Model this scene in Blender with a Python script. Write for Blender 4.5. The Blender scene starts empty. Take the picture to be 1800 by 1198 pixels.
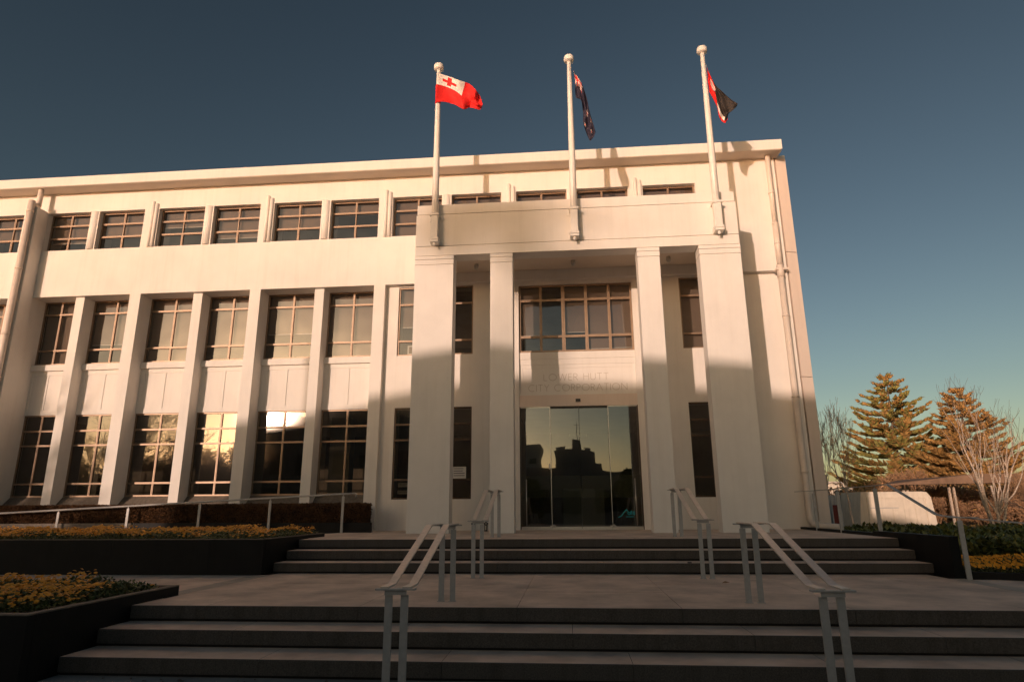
import bpy, bmesh, math, random
from mathutils import Vector, Matrix, noise
R = math.radians
random.seed(11)
C = bpy.context.scene.collection
sc = bpy.context.scene

# ------------------------------------------------------------------ camera, sky, sun, exposure
cam_data = bpy.data.cameras.new('camera')
cam = bpy.data.objects.new('camera', cam_data); C.objects.link(cam)
yaw, pitch, roll, focal = 0.0861, 0.2561, -0.0065, 1124.6
fw = Vector((-math.sin(yaw)*math.cos(pitch), math.cos(yaw)*math.cos(pitch), math.sin(pitch)))
rt = Vector((math.cos(yaw), math.sin(yaw), 0)); up = rt.cross(fw)
r2 = math.cos(roll)*rt + math.sin(roll)*up; u2 = -math.sin(roll)*rt + math.cos(roll)*up
M = Matrix((r2, u2, -fw)).transposed().to_4x4(); M.translation = Vector((0, -11.209, 0.4944))
cam.matrix_world = M
cam_data.sensor_width = 36; cam_data.lens = 36*focal/1800
cam_data.clip_start = 0.05; cam_data.clip_end = 3000
sc.camera = cam

SUN = Vector((0.479, 1.0, -0.148)).normalized()       # the way the light travels
world = bpy.data.worlds.new('World'); sc.world = world; world.use_nodes = True
nt = world.node_tree; nt.nodes.clear()
sky = nt.nodes.new('ShaderNodeTexSky'); sky.sky_type = 'NISHITA'; sky.sun_disc = False
sky.sun_elevation = R(7.6); sky.sun_rotation = R(180+25.6)
sky.air_density = 1.0; sky.dust_density = 1.0; sky.ozone_density = 1.0
hs = nt.nodes.new('ShaderNodeHueSaturation'); hs.inputs['Saturation'].default_value = 0.75
tint = nt.nodes.new('ShaderNodeMix'); tint.data_type = 'RGBA'; tint.blend_type = 'MULTIPLY'
tint.inputs[0].default_value = 1.0; tint.inputs[7].default_value = (0.348, 0.352, 0.322, 1)
bg = nt.nodes.new('ShaderNodeBackground'); bg.inputs['Strength'].default_value = 0.10
wo = nt.nodes.new('ShaderNodeOutputWorld')
sp = nt.nodes.new('ShaderNodeSeparateColor'); gm = nt.nodes.new('ShaderNodeCombineColor')     # gentle contrast curve on the whole sky
nt.links.new(sky.outputs[0], hs.inputs['Color']); nt.links.new(hs.outputs[0], sp.inputs[0])
for ch, ex in enumerate((1.62, 1.58, 1.60)):
    pw = nt.nodes.new('ShaderNodeMath'); pw.operation = 'POWER'; pw.inputs[1].default_value = ex
    nt.links.new(sp.outputs[ch], pw.inputs[0]); nt.links.new(pw.outputs[0], gm.inputs[ch])
nt.links.new(gm.outputs[0], tint.inputs[6])
nt.links.new(tint.outputs[2], bg.inputs['Color']); nt.links.new(bg.outputs[0], wo.inputs[0])

sun_data = bpy.data.lights.new('sun', 'SUN'); sun_data.energy = 3.02; sun_data.angle = R(0.55)
sun_data.color = (1.0, 0.712, 0.565)
sun = bpy.data.objects.new('sun', sun_data); C.objects.link(sun)
sun.rotation_euler = SUN.to_track_quat('-Z', 'Y').to_euler(); sun.location = (-30, -60, 20)
sc.view_settings.view_transform = 'Standard'; sc.view_settings.look = 'None'
sc.view_settings.exposure = 0.0; sc.view_settings.gamma = 1.0

# ------------------------------------------------------------------ materials
def mat(name, col, rough=0.8, metal=0.0, var=0.0, scale=4.0, bump=0.0, bscale=40.0, spec=0.5, streak=0.0, col2=None, stretch=None, bdist=0.02):
    m = bpy.data.materials.new(name); m.use_nodes = True
    n = m.node_tree; b = n.nodes['Principled BSDF']
    b.inputs['Base Color'].default_value = (*col, 1); b.inputs['Roughness'].default_value = rough
    b.inputs['Metallic'].default_value = metal; b.inputs['Specular IOR Level'].default_value = spec
    tc = n.nodes.new('ShaderNodeTexCoord')
    geo = n.nodes.new('ShaderNodeNewGeometry')
    src = geo.outputs['Position']
    last = None
    if var or col2:
        mp = n.nodes.new('ShaderNodeMapping'); n.links.new(src, mp.inputs[0])
        if stretch: mp.inputs['Scale'].default_value = stretch
        nz = n.nodes.new('ShaderNodeTexNoise'); nz.inputs['Scale'].default_value = scale
        nz.inputs['Detail'].default_value = 7; nz.inputs['Roughness'].default_value = 0.62
        n.links.new(mp.outputs[0], nz.inputs['Vector'])
        rp = n.nodes.new('ShaderNodeValToRGB')
        c2 = col2 or tuple(max(0, c*(1-var)) for c in col); c1 = tuple(min(1, c*(1+(0 if col2 else var*0.5))) for c in col)
        rp.color_ramp.elements[0].position = 0.32; rp.color_ramp.elements[1].position = 0.68
        rp.color_ramp.elements[0].color = (*c2, 1); rp.color_ramp.elements[1].color = (*c1, 1)
        n.links.new(nz.outputs['Fac'], rp.inputs[0]); last = rp.outputs[0]
    if streak:
        mp = n.nodes.new('ShaderNodeMapping'); n.links.new(src, mp.inputs[0]); mp.inputs['Scale'].default_value = (3.0, 3.0, 0.16)
        nz = n.nodes.new('ShaderNodeTexNoise'); nz.inputs['Scale'].default_value = 2.2; nz.inputs['Detail'].default_value = 8
        nz.inputs['Roughness'].default_value = 0.7
        n.links.new(mp.outputs[0], nz.inputs['Vector'])
        rp = n.nodes.new('ShaderNodeValToRGB'); rp.color_ramp.elements[0].position = 0.34; rp.color_ramp.elements[1].position = 0.52
        rp.color_ramp.elements[0].color = (1-streak, 1-streak*1.08, 1-streak*1.25, 1); rp.color_ramp.elements[1].color = (1, 1, 1, 1)
        n.links.new(nz.outputs['Fac'], rp.inputs[0])
        mx = n.nodes.new('ShaderNodeMix'); mx.data_type = 'RGBA'; mx.blend_type = 'MULTIPLY'; mx.inputs[0].default_value = 1
        if last: n.links.new(last, mx.inputs[6])
        else: mx.inputs[6].default_value = (*col, 1)
        n.links.new(rp.outputs[0], mx.inputs[7]); last = mx.outputs[2]
    if last: n.links.new(last, b.inputs['Base Color'])
    if bump:
        nz = n.nodes.new('ShaderNodeTexNoise'); nz.inputs['Scale'].default_value = bscale; nz.inputs['Detail'].default_value = 5
        n.links.new(src, nz.inputs['Vector'])
        bp = n.nodes.new('ShaderNodeBump'); bp.inputs['Strength'].default_value = bump; bp.inputs['Distance'].default_value = bdist
        n.links.new(nz.outputs['Fac'], bp.inputs['Height']); n.links.new(bp.outputs[0], b.inputs['Normal'])
    return m

def glass_mat(name, tintc, refl, wav=0.012, dirt=0.03):
    m = bpy.data.materials.new(name); m.use_nodes = True; n = m.node_tree
    n.nodes.remove(n.nodes['Principled BSDF']); out = n.nodes['Material Output']
    tr = n.nodes.new('ShaderNodeBsdfTransparent'); tr.inputs[0].default_value = (*tintc, 1)
    gl = n.nodes.new('ShaderNodeBsdfGlossy'); gl.inputs['Roughness'].default_value = 0.012
    gl.inputs['Color'].default_value = (0.90, 0.96, 1.0, 1)
    g2 = n.nodes.new('ShaderNodeBsdfGlossy'); g2.inputs['Roughness'].default_value = 0.07; g2.inputs['Color'].default_value = (1, .93, .8, 1)
    lw = n.nodes.new('ShaderNodeFresnel'); lw.inputs['IOR'].default_value = 1.5
    ad = n.nodes.new('ShaderNodeMath'); ad.operation = 'MULTIPLY_ADD'; ad.inputs[1].default_value = 0.85; ad.inputs[2].default_value = refl
    ad.use_clamp = True
    geo = n.nodes.new('ShaderNodeNewGeometry')
    nz = n.nodes.new('ShaderNodeTexNoise'); nz.inputs['Scale'].default_value = 1.3; nz.inputs['Detail'].default_value = 1
    bp = n.nodes.new('ShaderNodeBump'); bp.inputs['Strength'].default_value = wav; bp.inputs['Distance'].default_value = 1.0
    n.links.new(geo.outputs['Position'], nz.inputs['Vector']); n.links.new(nz.outputs['Fac'], bp.inputs['Height'])
    n.links.new(bp.outputs[0], gl.inputs['Normal']); n.links.new(lw.outputs[0], ad.inputs[0])
    m1 = n.nodes.new('ShaderNodeMixShader'); m2 = n.nodes.new('ShaderNodeMixShader')
    n.links.new(ad.outputs[0], m1.inputs[0]); n.links.new(tr.outputs[0], m1.inputs[1]); n.links.new(gl.outputs[0], m1.inputs[2])
    m2.inputs[0].default_value = dirt
    n.links.new(m1.outputs[0], m2.inputs[1]); n.links.new(g2.outputs[0], m2.inputs[2]); n.links.new(m2.outputs[0], out.inputs[0])
    return m

MT = {}
MT['render'] = mat('painted_render', (0.80, 0.755, 0.695), 0.85, var=0.07, scale=0.8, bump=0.18, bscale=55, streak=0.045, bdist=0.01)
MT['render2'] = mat('painted_column', (0.80, 0.755, 0.70), 0.8, var=0.05, scale=1.6, bump=0.15, bscale=60, streak=0.04, bdist=0.01)
MT['panel'] = mat('painted_end_panel', (0.76, 0.64, 0.55), 0.7, var=0.04, scale=1.5, bump=0.08, streak=0.05, bdist=0.01)
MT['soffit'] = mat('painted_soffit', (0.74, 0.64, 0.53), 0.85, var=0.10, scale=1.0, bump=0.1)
MT['joint'] = mat('dark_joint', (0.10, 0.07, 0.05), 0.9)
MT['bronze'] = mat('bronze_window_frame', (0.31, 0.215, 0.145), 0.45, metal=0.35, var=0.15, scale=6, spec=0.5)
MT['bronze_dark'] = mat('dark_bronze_frame', (0.09, 0.06, 0.04), 0.4, metal=0.5, var=0.2, scale=6)
MT['glass'] = glass_mat('window_glass', (0.62, 0.60, 0.56), 0.05)
MT['glass_low'] = glass_mat('tinted_ground_floor_glass', (0.50, 0.48, 0.42), 0.035, wav=0.003)
MT['door_glass'] = glass_mat('green_door_glass', (0.48, 0.50, 0.42), 0.09, wav=0.004, dirt=0.012)
MT['blind'] = mat('roller_blind', (0.345, 0.275, 0.235), 0.9, var=0.05, scale=3)
MT['blind_edge'] = mat('blind_bottom_bar', (0.85, 0.82, 0.78), 0.6)
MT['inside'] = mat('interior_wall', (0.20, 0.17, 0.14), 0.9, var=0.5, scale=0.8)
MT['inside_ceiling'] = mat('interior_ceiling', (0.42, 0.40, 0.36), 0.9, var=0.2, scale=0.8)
MT['pipe'] = mat('painted_downpipe', (0.74, 0.64, 0.55), 0.45, var=0.08, scale=5)
MT['pole'] = mat('white_pole_paint', (0.82, 0.78, 0.72), 0.35, var=0.06, scale=7, streak=0.10)
MT['steel'] = mat('galvanised_steel', (0.40, 0.39, 0.375), 0.45, metal=0.15, var=0.12, scale=20, bump=0.05, bscale=120)
MT['railtop'] = mat('warm_skylit_rail', (0.66, 0.58, 0.51), 0.38, metal=0.25, var=0.12, scale=25, bump=0.05, bscale=120)  # warm sky light on the rail tops put into the steel colour
MT['brush'] = mat('brushed_steel', (0.60, 0.57, 0.52), 0.3, metal=0.9, var=0.1, scale=30)
MT['tread'] = mat('pale_stone_paving', (0.66, 0.53, 0.43), 0.75, var=0.34, scale=1.7, bump=0.25, bscale=160, bdist=0.004)
MT['tread2'] = mat('pale_stone_strip', (0.42, 0.37, 0.31), 0.75, var=0.15, scale=3, bump=0.2, bscale=160, bdist=0.004)
MT['riser'] = mat('dark_aggregate_riser', (0.085, 0.072, 0.060), 0.8, var=0.5, scale=90, bump=0.3, bscale=220, bdist=0.004, streak=0.25)
MT['gap'] = mat('step_shadow_gap', (0.012, 0.011, 0.01), 0.95)
MT['black'] = mat('black_planter_wall', (0.006, 0.006, 0.006), 0.6, var=0.35, scale=3, bump=0.1, streak=0.3, spec=0.22)
MT['cope'] = mat('planter_coping', (0.16, 0.13, 0.10), 0.7, var=0.35, scale=14)
MT['soil'] = mat('dark_soil', (0.035, 0.025, 0.018), 1, var=0.5, scale=20, bump=0.5)
MT['leaf'] = mat('bedding_leaf', (0.085, 0.115, 0.03), 0.6, var=0.6, scale=9)
MT['leaf2'] = mat('pale_bedding_leaf', (0.19, 0.19, 0.05), 0.6, var=0.4, scale=9)
MT['flower'] = mat('orange_yellow_petals', (0.88, 0.36, 0.02), 0.6, var=0.35, scale=12)
MT['hedge'] = mat('brown_hedge_leaf', (0.115, 0.052, 0.018), 0.6, var=0.6, scale=7)
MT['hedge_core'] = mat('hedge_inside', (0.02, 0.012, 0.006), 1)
MT['bark'] = mat('grey_bark', (0.16, 0.12, 0.09), 0.9, var=0.4, scale=8, bump=0.4)
MT['whitebark'] = mat('white_birch_bark', (0.62, 0.50, 0.40), 0.8, var=0.45, scale=9, stretch=(1, 1, 3))
MT['twig'] = mat('reddish_twigs', (0.42, 0.25, 0.14), 0.9, var=0.3, scale=3)
MT['pine'] = mat('pine_foliage', (0.27, 0.25, 0.075), 0.65, var=0.5, scale=1.6)
MT['pine2'] = mat('pine_foliage_warm', (0.36, 0.22, 0.075), 0.65, var=0.5, scale=1.6)
MT['pine3'] = mat('pine_foliage_orange', (0.40, 0.235, 0.085), 0.65, var=0.4, scale=1.6)
MT['grass'] = mat('rough_grass', (0.10, 0.095, 0.03), 0.9, var=0.5, scale=1.5, bump=0.4, bscale=9)
MT['ground'] = mat('asphalt_forecourt', (0.30, 0.29, 0.275), 0.85, var=0.35, scale=1.2, bump=0.2, bscale=80)
MT['dirt'] = mat('grass_field', (0.11, 0.085, 0.04), 0.95, var=0.5, scale=0.5, bump=0.4, bscale=5)
MT['shed'] = mat('cream_shed_paint', (0.74, 0.66, 0.55), 0.8, var=0.10, scale=2.5, streak=0.12, bump=0.1)
MT['grey'] = mat('grey_corrugated_metal', (0.36, 0.39, 0.42), 0.55, metal=0.2, var=0.15, scale=3)
MT['reddoor'] = mat('dark_red_door', (0.12, 0.012, 0.010), 0.6)
MT['canopy'] = mat('brown_canopy', (0.22, 0.135, 0.085), 0.7, var=0.25, scale=2)
MT['city'] = mat('far_building_wall', (0.38, 0.33, 0.29), 0.9, var=0.15, scale=0.3)
MT['city2'] = mat('pale_far_building_wall', (0.55, 0.50, 0.44), 0.9, var=0.1, scale=0.3)
MT['darkwin'] = mat('far_window_glass', (0.03, 0.035, 0.04), 0.15)
MT['frost'] = bpy.data.materials.new('frosted_film'); MT['frost'].use_nodes = True
_n = MT['frost'].node_tree; _m = _n.nodes.new('ShaderNodeMixShader'); _t = _n.nodes.new('ShaderNodeBsdfTransparent'); _m.inputs[0].default_value = 0.30
_n.nodes['Principled BSDF'].inputs['Base Color'].default_value = (0.42, 0.40, 0.30, 1)
_n.links.new(_t.outputs[0], _m.inputs[1]); _n.links.new(_n.nodes['Principled BSDF'].outputs[0], _m.inputs[2]); _n.links.new(_m.outputs[0], _n.nodes['Material Output'].inputs[0])
MT['paper'] = mat('paper_notice', (0.62, 0.60, 0.56), 0.8)
MT['ink'] = mat('printed_ink', (0.06, 0.06, 0.07), 0.8)
MT['engrave'] = mat('engraved_letter_paint', (0.50, 0.43, 0.355), 0.9)
MT['cyan'] = mat('cyan_window_decal', (0.02, 0.42, 0.46), 0.6)
MT['red'] = mat('flag_red', (0.72, 0.015, 0.012), 0.75, var=0.12, scale=14)
MT['white'] = mat('flag_white', (0.80, 0.72, 0.66), 0.75)
MT['navy'] = mat('flag_navy', (0.022, 0.018, 0.040), 0.75)
MT['flagblack'] = mat('flag_black', (0.035, 0.028, 0.025), 0.7)
MT['black_plastic'] = mat('black_plastic', (0.02, 0.02, 0.02), 0.4)
for k in ('red', 'white', 'navy', 'flagblack'):      # thin cloth lets some sun through
    b = MT[k].node_tree.nodes['Principled BSDF']
    b.inputs['Roughness'].default_value = 0.8

# ------------------------------------------------------------------ mesh helpers
class MB:
    def __init__(s): s.v = []; s.f = []; s.mi = []; s.smooth = []
    def face(s, idx, mi=0, sm=False): s.f.append(idx); s.mi.append(mi); s.smooth.append(sm)
    def quad(s, a, b, c, d, mi=0):
        n = len(s.v); s.v += [a, b, c, d]; s.face((n, n+1, n+2, n+3), mi)
    def box(s, x0, x1, y0, y1, z0, z1, mi=0):
        n = len(s.v)
        s.v += [(x0,y0,z0),(x1,y0,z0),(x1,y1,z0),(x0,y1,z0),(x0,y0,z1),(x1,y0,z1),(x1,y1,z1),(x0,y1,z1)]
        for f in ((0,3,2,1),(4,5,6,7),(0,1,5,4),(1,2,6,5),(2,3,7,6),(3,0,4,7)): s.face(tuple(n+i for i in f), mi)
        return s
    def prism(s, poly, a, b, axis='y', mi=0):
        n = len(s.v); k = len(poly)
        for t in (a, b):
            for p in poly:
                s.v.append({'y': (p[0], t, p[1]), 'z': (p[0], p[1], t), 'x': (t, p[0], p[1])}[axis])
        s.face(tuple(range(n, n+k)), mi); s.face(tuple(range(n+2*k-1, n+k-1, -1)), mi)
        for i in range(k):
            j = (i+1) % k; s.face((n+j, n+i, n+k+i, n+k+j), mi)
        return s
    def tube(s, pts, rad, seg=8, mi=0, cap=True, sm=True):
        pts = [Vector(p) for p in pts]; n0 = len(s.v); k = len(pts)
        prev = None
        for i, p in enumerate(pts):
            d = (pts[min(i+1, k-1)]-pts[max(i-1, 0)]).normalized()
            if prev is None:
                a = Vector((0, 0, 1)) if abs(d.z) < 0.9 else Vector((1, 0, 0))
                x = d.cross(a).normalized()
            else: x = (prev - d*prev.dot(d)).normalized()
            prev = x; y = d.cross(x); r = rad[i] if isinstance(rad, (list, tuple)) else rad
            for j in range(seg):
                t = 2*math.pi*j/seg; s.v.append(tuple(p+x*math.cos(t)*r+y*math.sin(t)*r))
        for i in range(k-1):
            for j in range(seg):
                j2 = (j+1) % seg
                s.face((n0+i*seg+j, n0+i*seg+j2, n0+(i+1)*seg+j2, n0+(i+1)*seg+j), mi, sm)
        if cap:
            s.face(tuple(n0+j for j in range(seg-1, -1, -1)), mi); s.face(tuple(n0+(k-1)*seg+j for j in range(seg)), mi)
        return s
    def lathe(s, prof, c=(0,0,0), seg=20, mi=0):
        n0 = len(s.v); k = len(prof)
        for r, z in prof:
            for j in range(seg):
                t = 2*math.pi*j/seg; s.v.append((c[0]+r*math.cos(t), c[1]+r*math.sin(t), c[2]+z))
        for i in range(k-1):
            for j in range(seg):
                j2 = (j+1) % seg; s.face((n0+i*seg+j, n0+i*seg+j2, n0+(i+1)*seg+j2, n0+(i+1)*seg+j), mi, True)
        s.face(tuple(n0+j for j in range(seg-1, -1, -1)), mi); s.face(tuple(n0+(k-1)*seg+j for j in range(seg)), mi)
        return s
    def mesh(s, name, mats, org=(0,0,0)):
        me = bpy.data.meshes.new(name)
        ox, oy, oz = org
        me.from_pydata([(x-ox, y-oy, z-oz) for x, y, z in s.v], [], s.f)
        for m in mats: me.materials.append(m)
        me.polygons.foreach_set('material_index', s.mi); me.polygons.foreach_set('use_smooth', s.smooth)
        me.update(); return me
    def build(s, name, mats, parent=None, bevel=0, org=None):
        if not isinstance(mats, (list, tuple)): mats = [mats]
        if org is None:
            xs = [v[0] for v in s.v]; ys = [v[1] for v in s.v]; zs = [v[2] for v in s.v]
            org = ((min(xs)+max(xs))/2, (min(ys)+max(ys))/2, min(zs))
        me = s.mesh(name, mats, org)
        if bevel:
            bm = bmesh.new(); bm.from_mesh(me); bmesh.ops.remove_doubles(bm, verts=bm.verts, dist=1e-5)
            es = [e for e in bm.edges if len(e.link_faces) == 2 and e.calc_face_angle(0) > 0.5]
            bmesh.ops.bevel(bm, geom=es, offset=bevel, segments=2, affect='EDGES', profile=0.6)
            bm.to_mesh(me); bm.free()
        return link(name, me, org, parent)
WORLD = {}
def link(name, me, org, parent=None):
    o = bpy.data.objects.new(name, me); C.objects.link(o)
    pl = WORLD.get(parent.name, (0,0,0)) if parent else (0,0,0)
    o.parent = parent; o.location = (org[0]-pl[0], org[1]-pl[1], org[2]-pl[2])
    WORLD[o.name] = tuple(org); return o
def tag(o, label=None, cat=None, group=None, kind=None):
    if label: o['label'] = label
    if cat: o['category'] = cat
    if group: o['group'] = group
    if kind: o['kind'] = kind
    return o
def thing(name, label, cat, loc=(0,0,0), group=None):
    o = bpy.data.objects.new(name, None); C.objects.link(o); o.location = loc; o.empty_display_size = 0.2
    WORLD[o.name] = tuple(loc); return tag(o, label, cat, group)
def copy_tree(o, parent=None, loc=None, label=None):
    c = o.copy(); C.objects.link(c); c.parent = parent
    if loc: c.location = loc
    if label: c['label'] = label
    for ch in list(o.children): copy_tree(ch, c)
    return c
def holed(mb, x0, x1, z0, z1, yf, yb, holes, mi=0):
    xs = sorted({x0, x1, *[v for h in holes for v in (max(x0, h[0]), min(x1, h[1]))]})
    zs = sorted({z0, z1, *[v for h in holes for v in (max(z0, h[2]), min(z1, h[3]))]})
    def solid(i, j):
        if i < 0 or j < 0 or i >= len(xs)-1 or j >= len(zs)-1: return False
        cx, cz = (xs[i]+xs[i+1])/2, (zs[j]+zs[j+1])/2
        return not any(h[0] < cx < h[1] and h[2] < cz < h[3] for h in holes)
    for i in range(len(xs)-1):
        for j in range(len(zs)-1):
            if not solid(i, j): continue
            a, b, c, d = xs[i], xs[i+1], zs[j], zs[j+1]
            mb.quad((a,yf,c),(b,yf,c),(b,yf,d),(a,yf,d), mi); mb.quad((b,yb,c),(a,yb,c),(a,yb,d),(b,yb,d), mi)
            if not solid(i-1, j): mb.quad((a,yb,c),(a,yf,c),(a,yf,d),(a,yb,d), mi)
            if not solid(i+1, j): mb.quad((b,yf,c),(b,yb,c),(b,yb,d),(b,yf,d), mi)
            if not solid(i, j-1): mb.quad((a,yb,c),(b,yb,c),(b,yf,c),(a,yf,c), mi)
            if not solid(i, j+1): mb.quad((a,yf,d),(b,yf,d),(b,yb,d),(a,yb,d), mi)

# ------------------------------------------------------------------ ground, paving, stairs
YF, YP, YC = 4.45, 4.61, 2.614
g = MB(); g.box(-900, 900, -900, 5.2, -1.3, -0.93); tag(g.build('ground', MT['ground']), 'grey paved ground in front of the lowest step', kind='structure')
fld = MB(); fld.box(6.2, 900, 5.2, 900, -1.3, -0.78); fld.box(-900, 6.2, 12, 900, -1.3, -0.78)
tag(fld.build('field', MT['dirt']), 'brown and green open ground beyond the building', kind='structure')

XJ = [-0.56 + 1.63*k for k in range(-10, 8)]
def stair(label, edges, x0, x1, name='stairs'):
    root = thing(name, label, None, ((x0+x1)/2, edges[-1][0], edges[-1][1]-0.155)); root['kind'] = 'structure'
    if 'category' in root: del root['category']
    base = MB()
    for i, (y, z) in enumerate(edges):
        nxt = edges[i-1][0] if i else y+0.5
        base.box(x0+0.001, x1-0.001, y+0.035, nxt+0.05, z-0.157, z-0.058)
        cuts = [x0] + [x + (0.0, 0.55, 1.05)[i % 3] for x in XJ if x0+0.3 < x + (0.0, 0.55, 1.05)[i % 3] < x1-0.3] + [x1]
        for a, b in zip(cuts, cuts[1:]):
            m = MB()
            dy = random.uniform(-0.0015, 0.0015)
            prof = [(y+dy, z-0.128), (y+dy, z-0.008), (y+dy+0.008, z)] + [(nxt+0.034, z), (nxt+0.034, z-0.056), (y+0.06, z-0.058), (y+0.06, z-0.128)]
            m.prism(prof, a+0.002, b-0.002, 'x')
            o = m.build('step_slab', [MT['tread'], MT['riser']], root)
            for p in o.data.polygons:
                if abs(p.normal.y) > 0.5: p.material_index = 1
                if abs(p.normal.x) > 0.5: p.material_index = 1
    bb = base.build('step_base', MT['gap'], root)
    return root
T = 0.4607
stair('wide dark grey flight of three steps up to the entrance terrace', [(0, 0), (-T, -0.155), (-2*T, -0.31)], -4.69, 5.22)
Y3 = -4.347
stair('wide dark grey flight of three steps in the foreground', [(Y3, -0.465), (Y3-T, -0.62), (Y3-2*T, -0.775)], -4.645, 13.0, 'stairs')
def paving(name, label, x0, x1, rows, z, th=0.05, mt='tread', xj=XJ, under=-1.0, gapw=0.003):
    root = thing(name, label, None, ((x0+x1)/2, rows[0], z)); root['kind'] = 'structure'
    if 'category' in root: del root['category']
    u = MB(); u.box(x0, x1, rows[0], rows[-1], under, z-th+0.001); u.build('bedding', MT['gap'], root)
    for r, (a, b) in enumerate(zip(rows, rows[1:])):
        cuts = [x0] + [x for x in xj if x0+0.15 < x < x1-0.15] + [x1]
        for c, d in zip(cuts, cuts[1:]):
            dz = random.uniform(-0.001, 0.001)
            MB().box(c+gapw, d-gapw, a+gapw, b-gapw, z-th, z+dz).build('paver', MT[mt], root)
    return root
paving('landing', 'pale stone landing between the two flights of steps', -4.62, 5.12, [Y3+0.50, -3.07, -2.27, -1.47, -2*T+0.034], -0.465)
paving('path', 'pale paved walk running left between the two black planters', -16.0, -4.86, [-3.5, -2.7, -1.9, -1.2], -0.465)
paving('path', 'pale paved walk running off to the right of the landing', 5.33, 13.0, [Y3+0.50, -3.07, -2.27, -1.60], -0.465)
paving('path', 'pale border strip at the left end of the landing', -4.86, -4.62, [-3.5, -2.35, -1.2], -0.464, mt='tread2', xj=[])
paving('path', 'pale border strip at the right end of the landing', 5.12, 5.33, [Y3+0.50, -3.2, -2.3, -1.45], -0.464, mt='tread2', xj=[])
MB().box(-4.645, 13, Y3+0.5, Y3+0.51, -0.93, -0.53).build('stair_core', MT['gap'])
tag(bpy.data.objects['stair_core'], 'dark concrete core under the landing', kind='structure')
paving('terrace', 'stone entrance terrace at the foot of the white columns', -5.05, 5.25, [0.506, 1.35, 2.2, 3.05, 3.9, 4.70], 0.0)

# ------------------------------------------------------------------ the civic building
BLD = thing('civic_building', 'cream three storey civic building with four square entrance columns, lit by low sun', 'building', (-9, 4.45, -0.6))
bays = [(-21.7, -18.47), (-18.25, -15.33), (-14.73, -11.85), (-11.54, -8.43), (-8.13, -5.01)]
topw = []
for a in (-18.14, -14.76, -11.35, -7.97, -4.60, -1.22): topw += [(a, a+1.36), (a+1.62, a+2.98)]
topw.append((2.15, 3.52)); topw = [(-21.5, -20.14), (-19.88, -18.52)] + topw
topw = [(max(a, -14.69) if abs(a+14.76) < .01 else a, b) for a, b in topw]
TZ0, TZ1 = 7.62, 8.775
holes = [(a, b, 0.42, 6.245) for a, b in bays]
holes += [(a, b, TZ0, TZ1) for a, b in topw]
holes += [(-4.71, 5.46, -2, 6.245)]
w = MB(); holed(w, -27.0, 5.60, -0.6, 9.391, YF, YF+0.62, holes)
# slightly proud band lower down on the right hand wall
w.box(3.99, 5.46, YF-0.012, YF+0.002, 6.245, 7.585)
# hidden side and rear
w.box(-27.0, -26.7, YF+0.621, 14, -0.6, 9.39); w.box(5.3, 5.60, YP+0.5, 14, -0.6, 9.39); w.box(-26.7, 5.3, 13.7, 14, -0.6, 9.39)
w.build('wall', MT['render'], BLD)
hp = [(-4.37, -2.38, 4.34, 6.205), (-4.37, -2.39, 0.73, 2.985), (2.93, 4.30, 4.34, 6.205), (2.95, 4.30, 0.73, 2.985),
      (-1.19, 1.73, -0.7, 6.15)]
w = MB(); holed(w, -4.72, 5.47, -0.6, 6.26, YP, YP+0.5, hp); w.build('entrance_wall', MT['render'], BLD)
# splayed end strip with open joints
for z0, z1 in ((-0.6, 3.515), (3.53, 6.735), (6.75, 9.39)):
    m = MB(); m.prism([(5.640, YF+0.005), (5.925, YF+0.085), (5.925, YF+0.7), (5.640, YF+0.7)], z0, z1, 'z'); m.build('end_panel', MT['panel'], BLD)
MB().box(5.60, 5.90, YF+0.10, YF+0.69, -0.6, 9.38).build('panel_joint', MT['joint'], BLD)
# eaves slab
m = MB(); m.box(-27.5, 5.70, 4.008, 14.2, 9.391, 9.674)
m.build('eaves', MT['render'], BLD, bevel=0.012)
m = MB(); m.box(5.70, 5.925, YF+0.09, 14.2, 9.391, 9.50); m.build('roof_edge', MT['render'], BLD)
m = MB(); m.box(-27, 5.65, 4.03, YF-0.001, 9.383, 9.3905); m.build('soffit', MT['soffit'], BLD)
m = MB()
for x in (-24.6, -18.0, -11.3, -4.6, 2.1): m.box(x, x+0.012, 4.0075, 4.02, 9.41, 9.66)
# interior
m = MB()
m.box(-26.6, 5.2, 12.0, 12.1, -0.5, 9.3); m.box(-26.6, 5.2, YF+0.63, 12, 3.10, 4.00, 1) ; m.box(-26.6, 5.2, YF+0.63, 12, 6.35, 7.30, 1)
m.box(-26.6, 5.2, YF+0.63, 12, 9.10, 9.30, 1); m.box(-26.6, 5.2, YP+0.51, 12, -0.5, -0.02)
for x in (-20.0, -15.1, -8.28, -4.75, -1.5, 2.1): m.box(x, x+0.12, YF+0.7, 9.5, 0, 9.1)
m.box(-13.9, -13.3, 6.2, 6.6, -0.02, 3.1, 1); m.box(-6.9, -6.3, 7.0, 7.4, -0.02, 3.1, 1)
m.build('interior', [MT['inside'], MT['inside_ceiling']], BLD)

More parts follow.
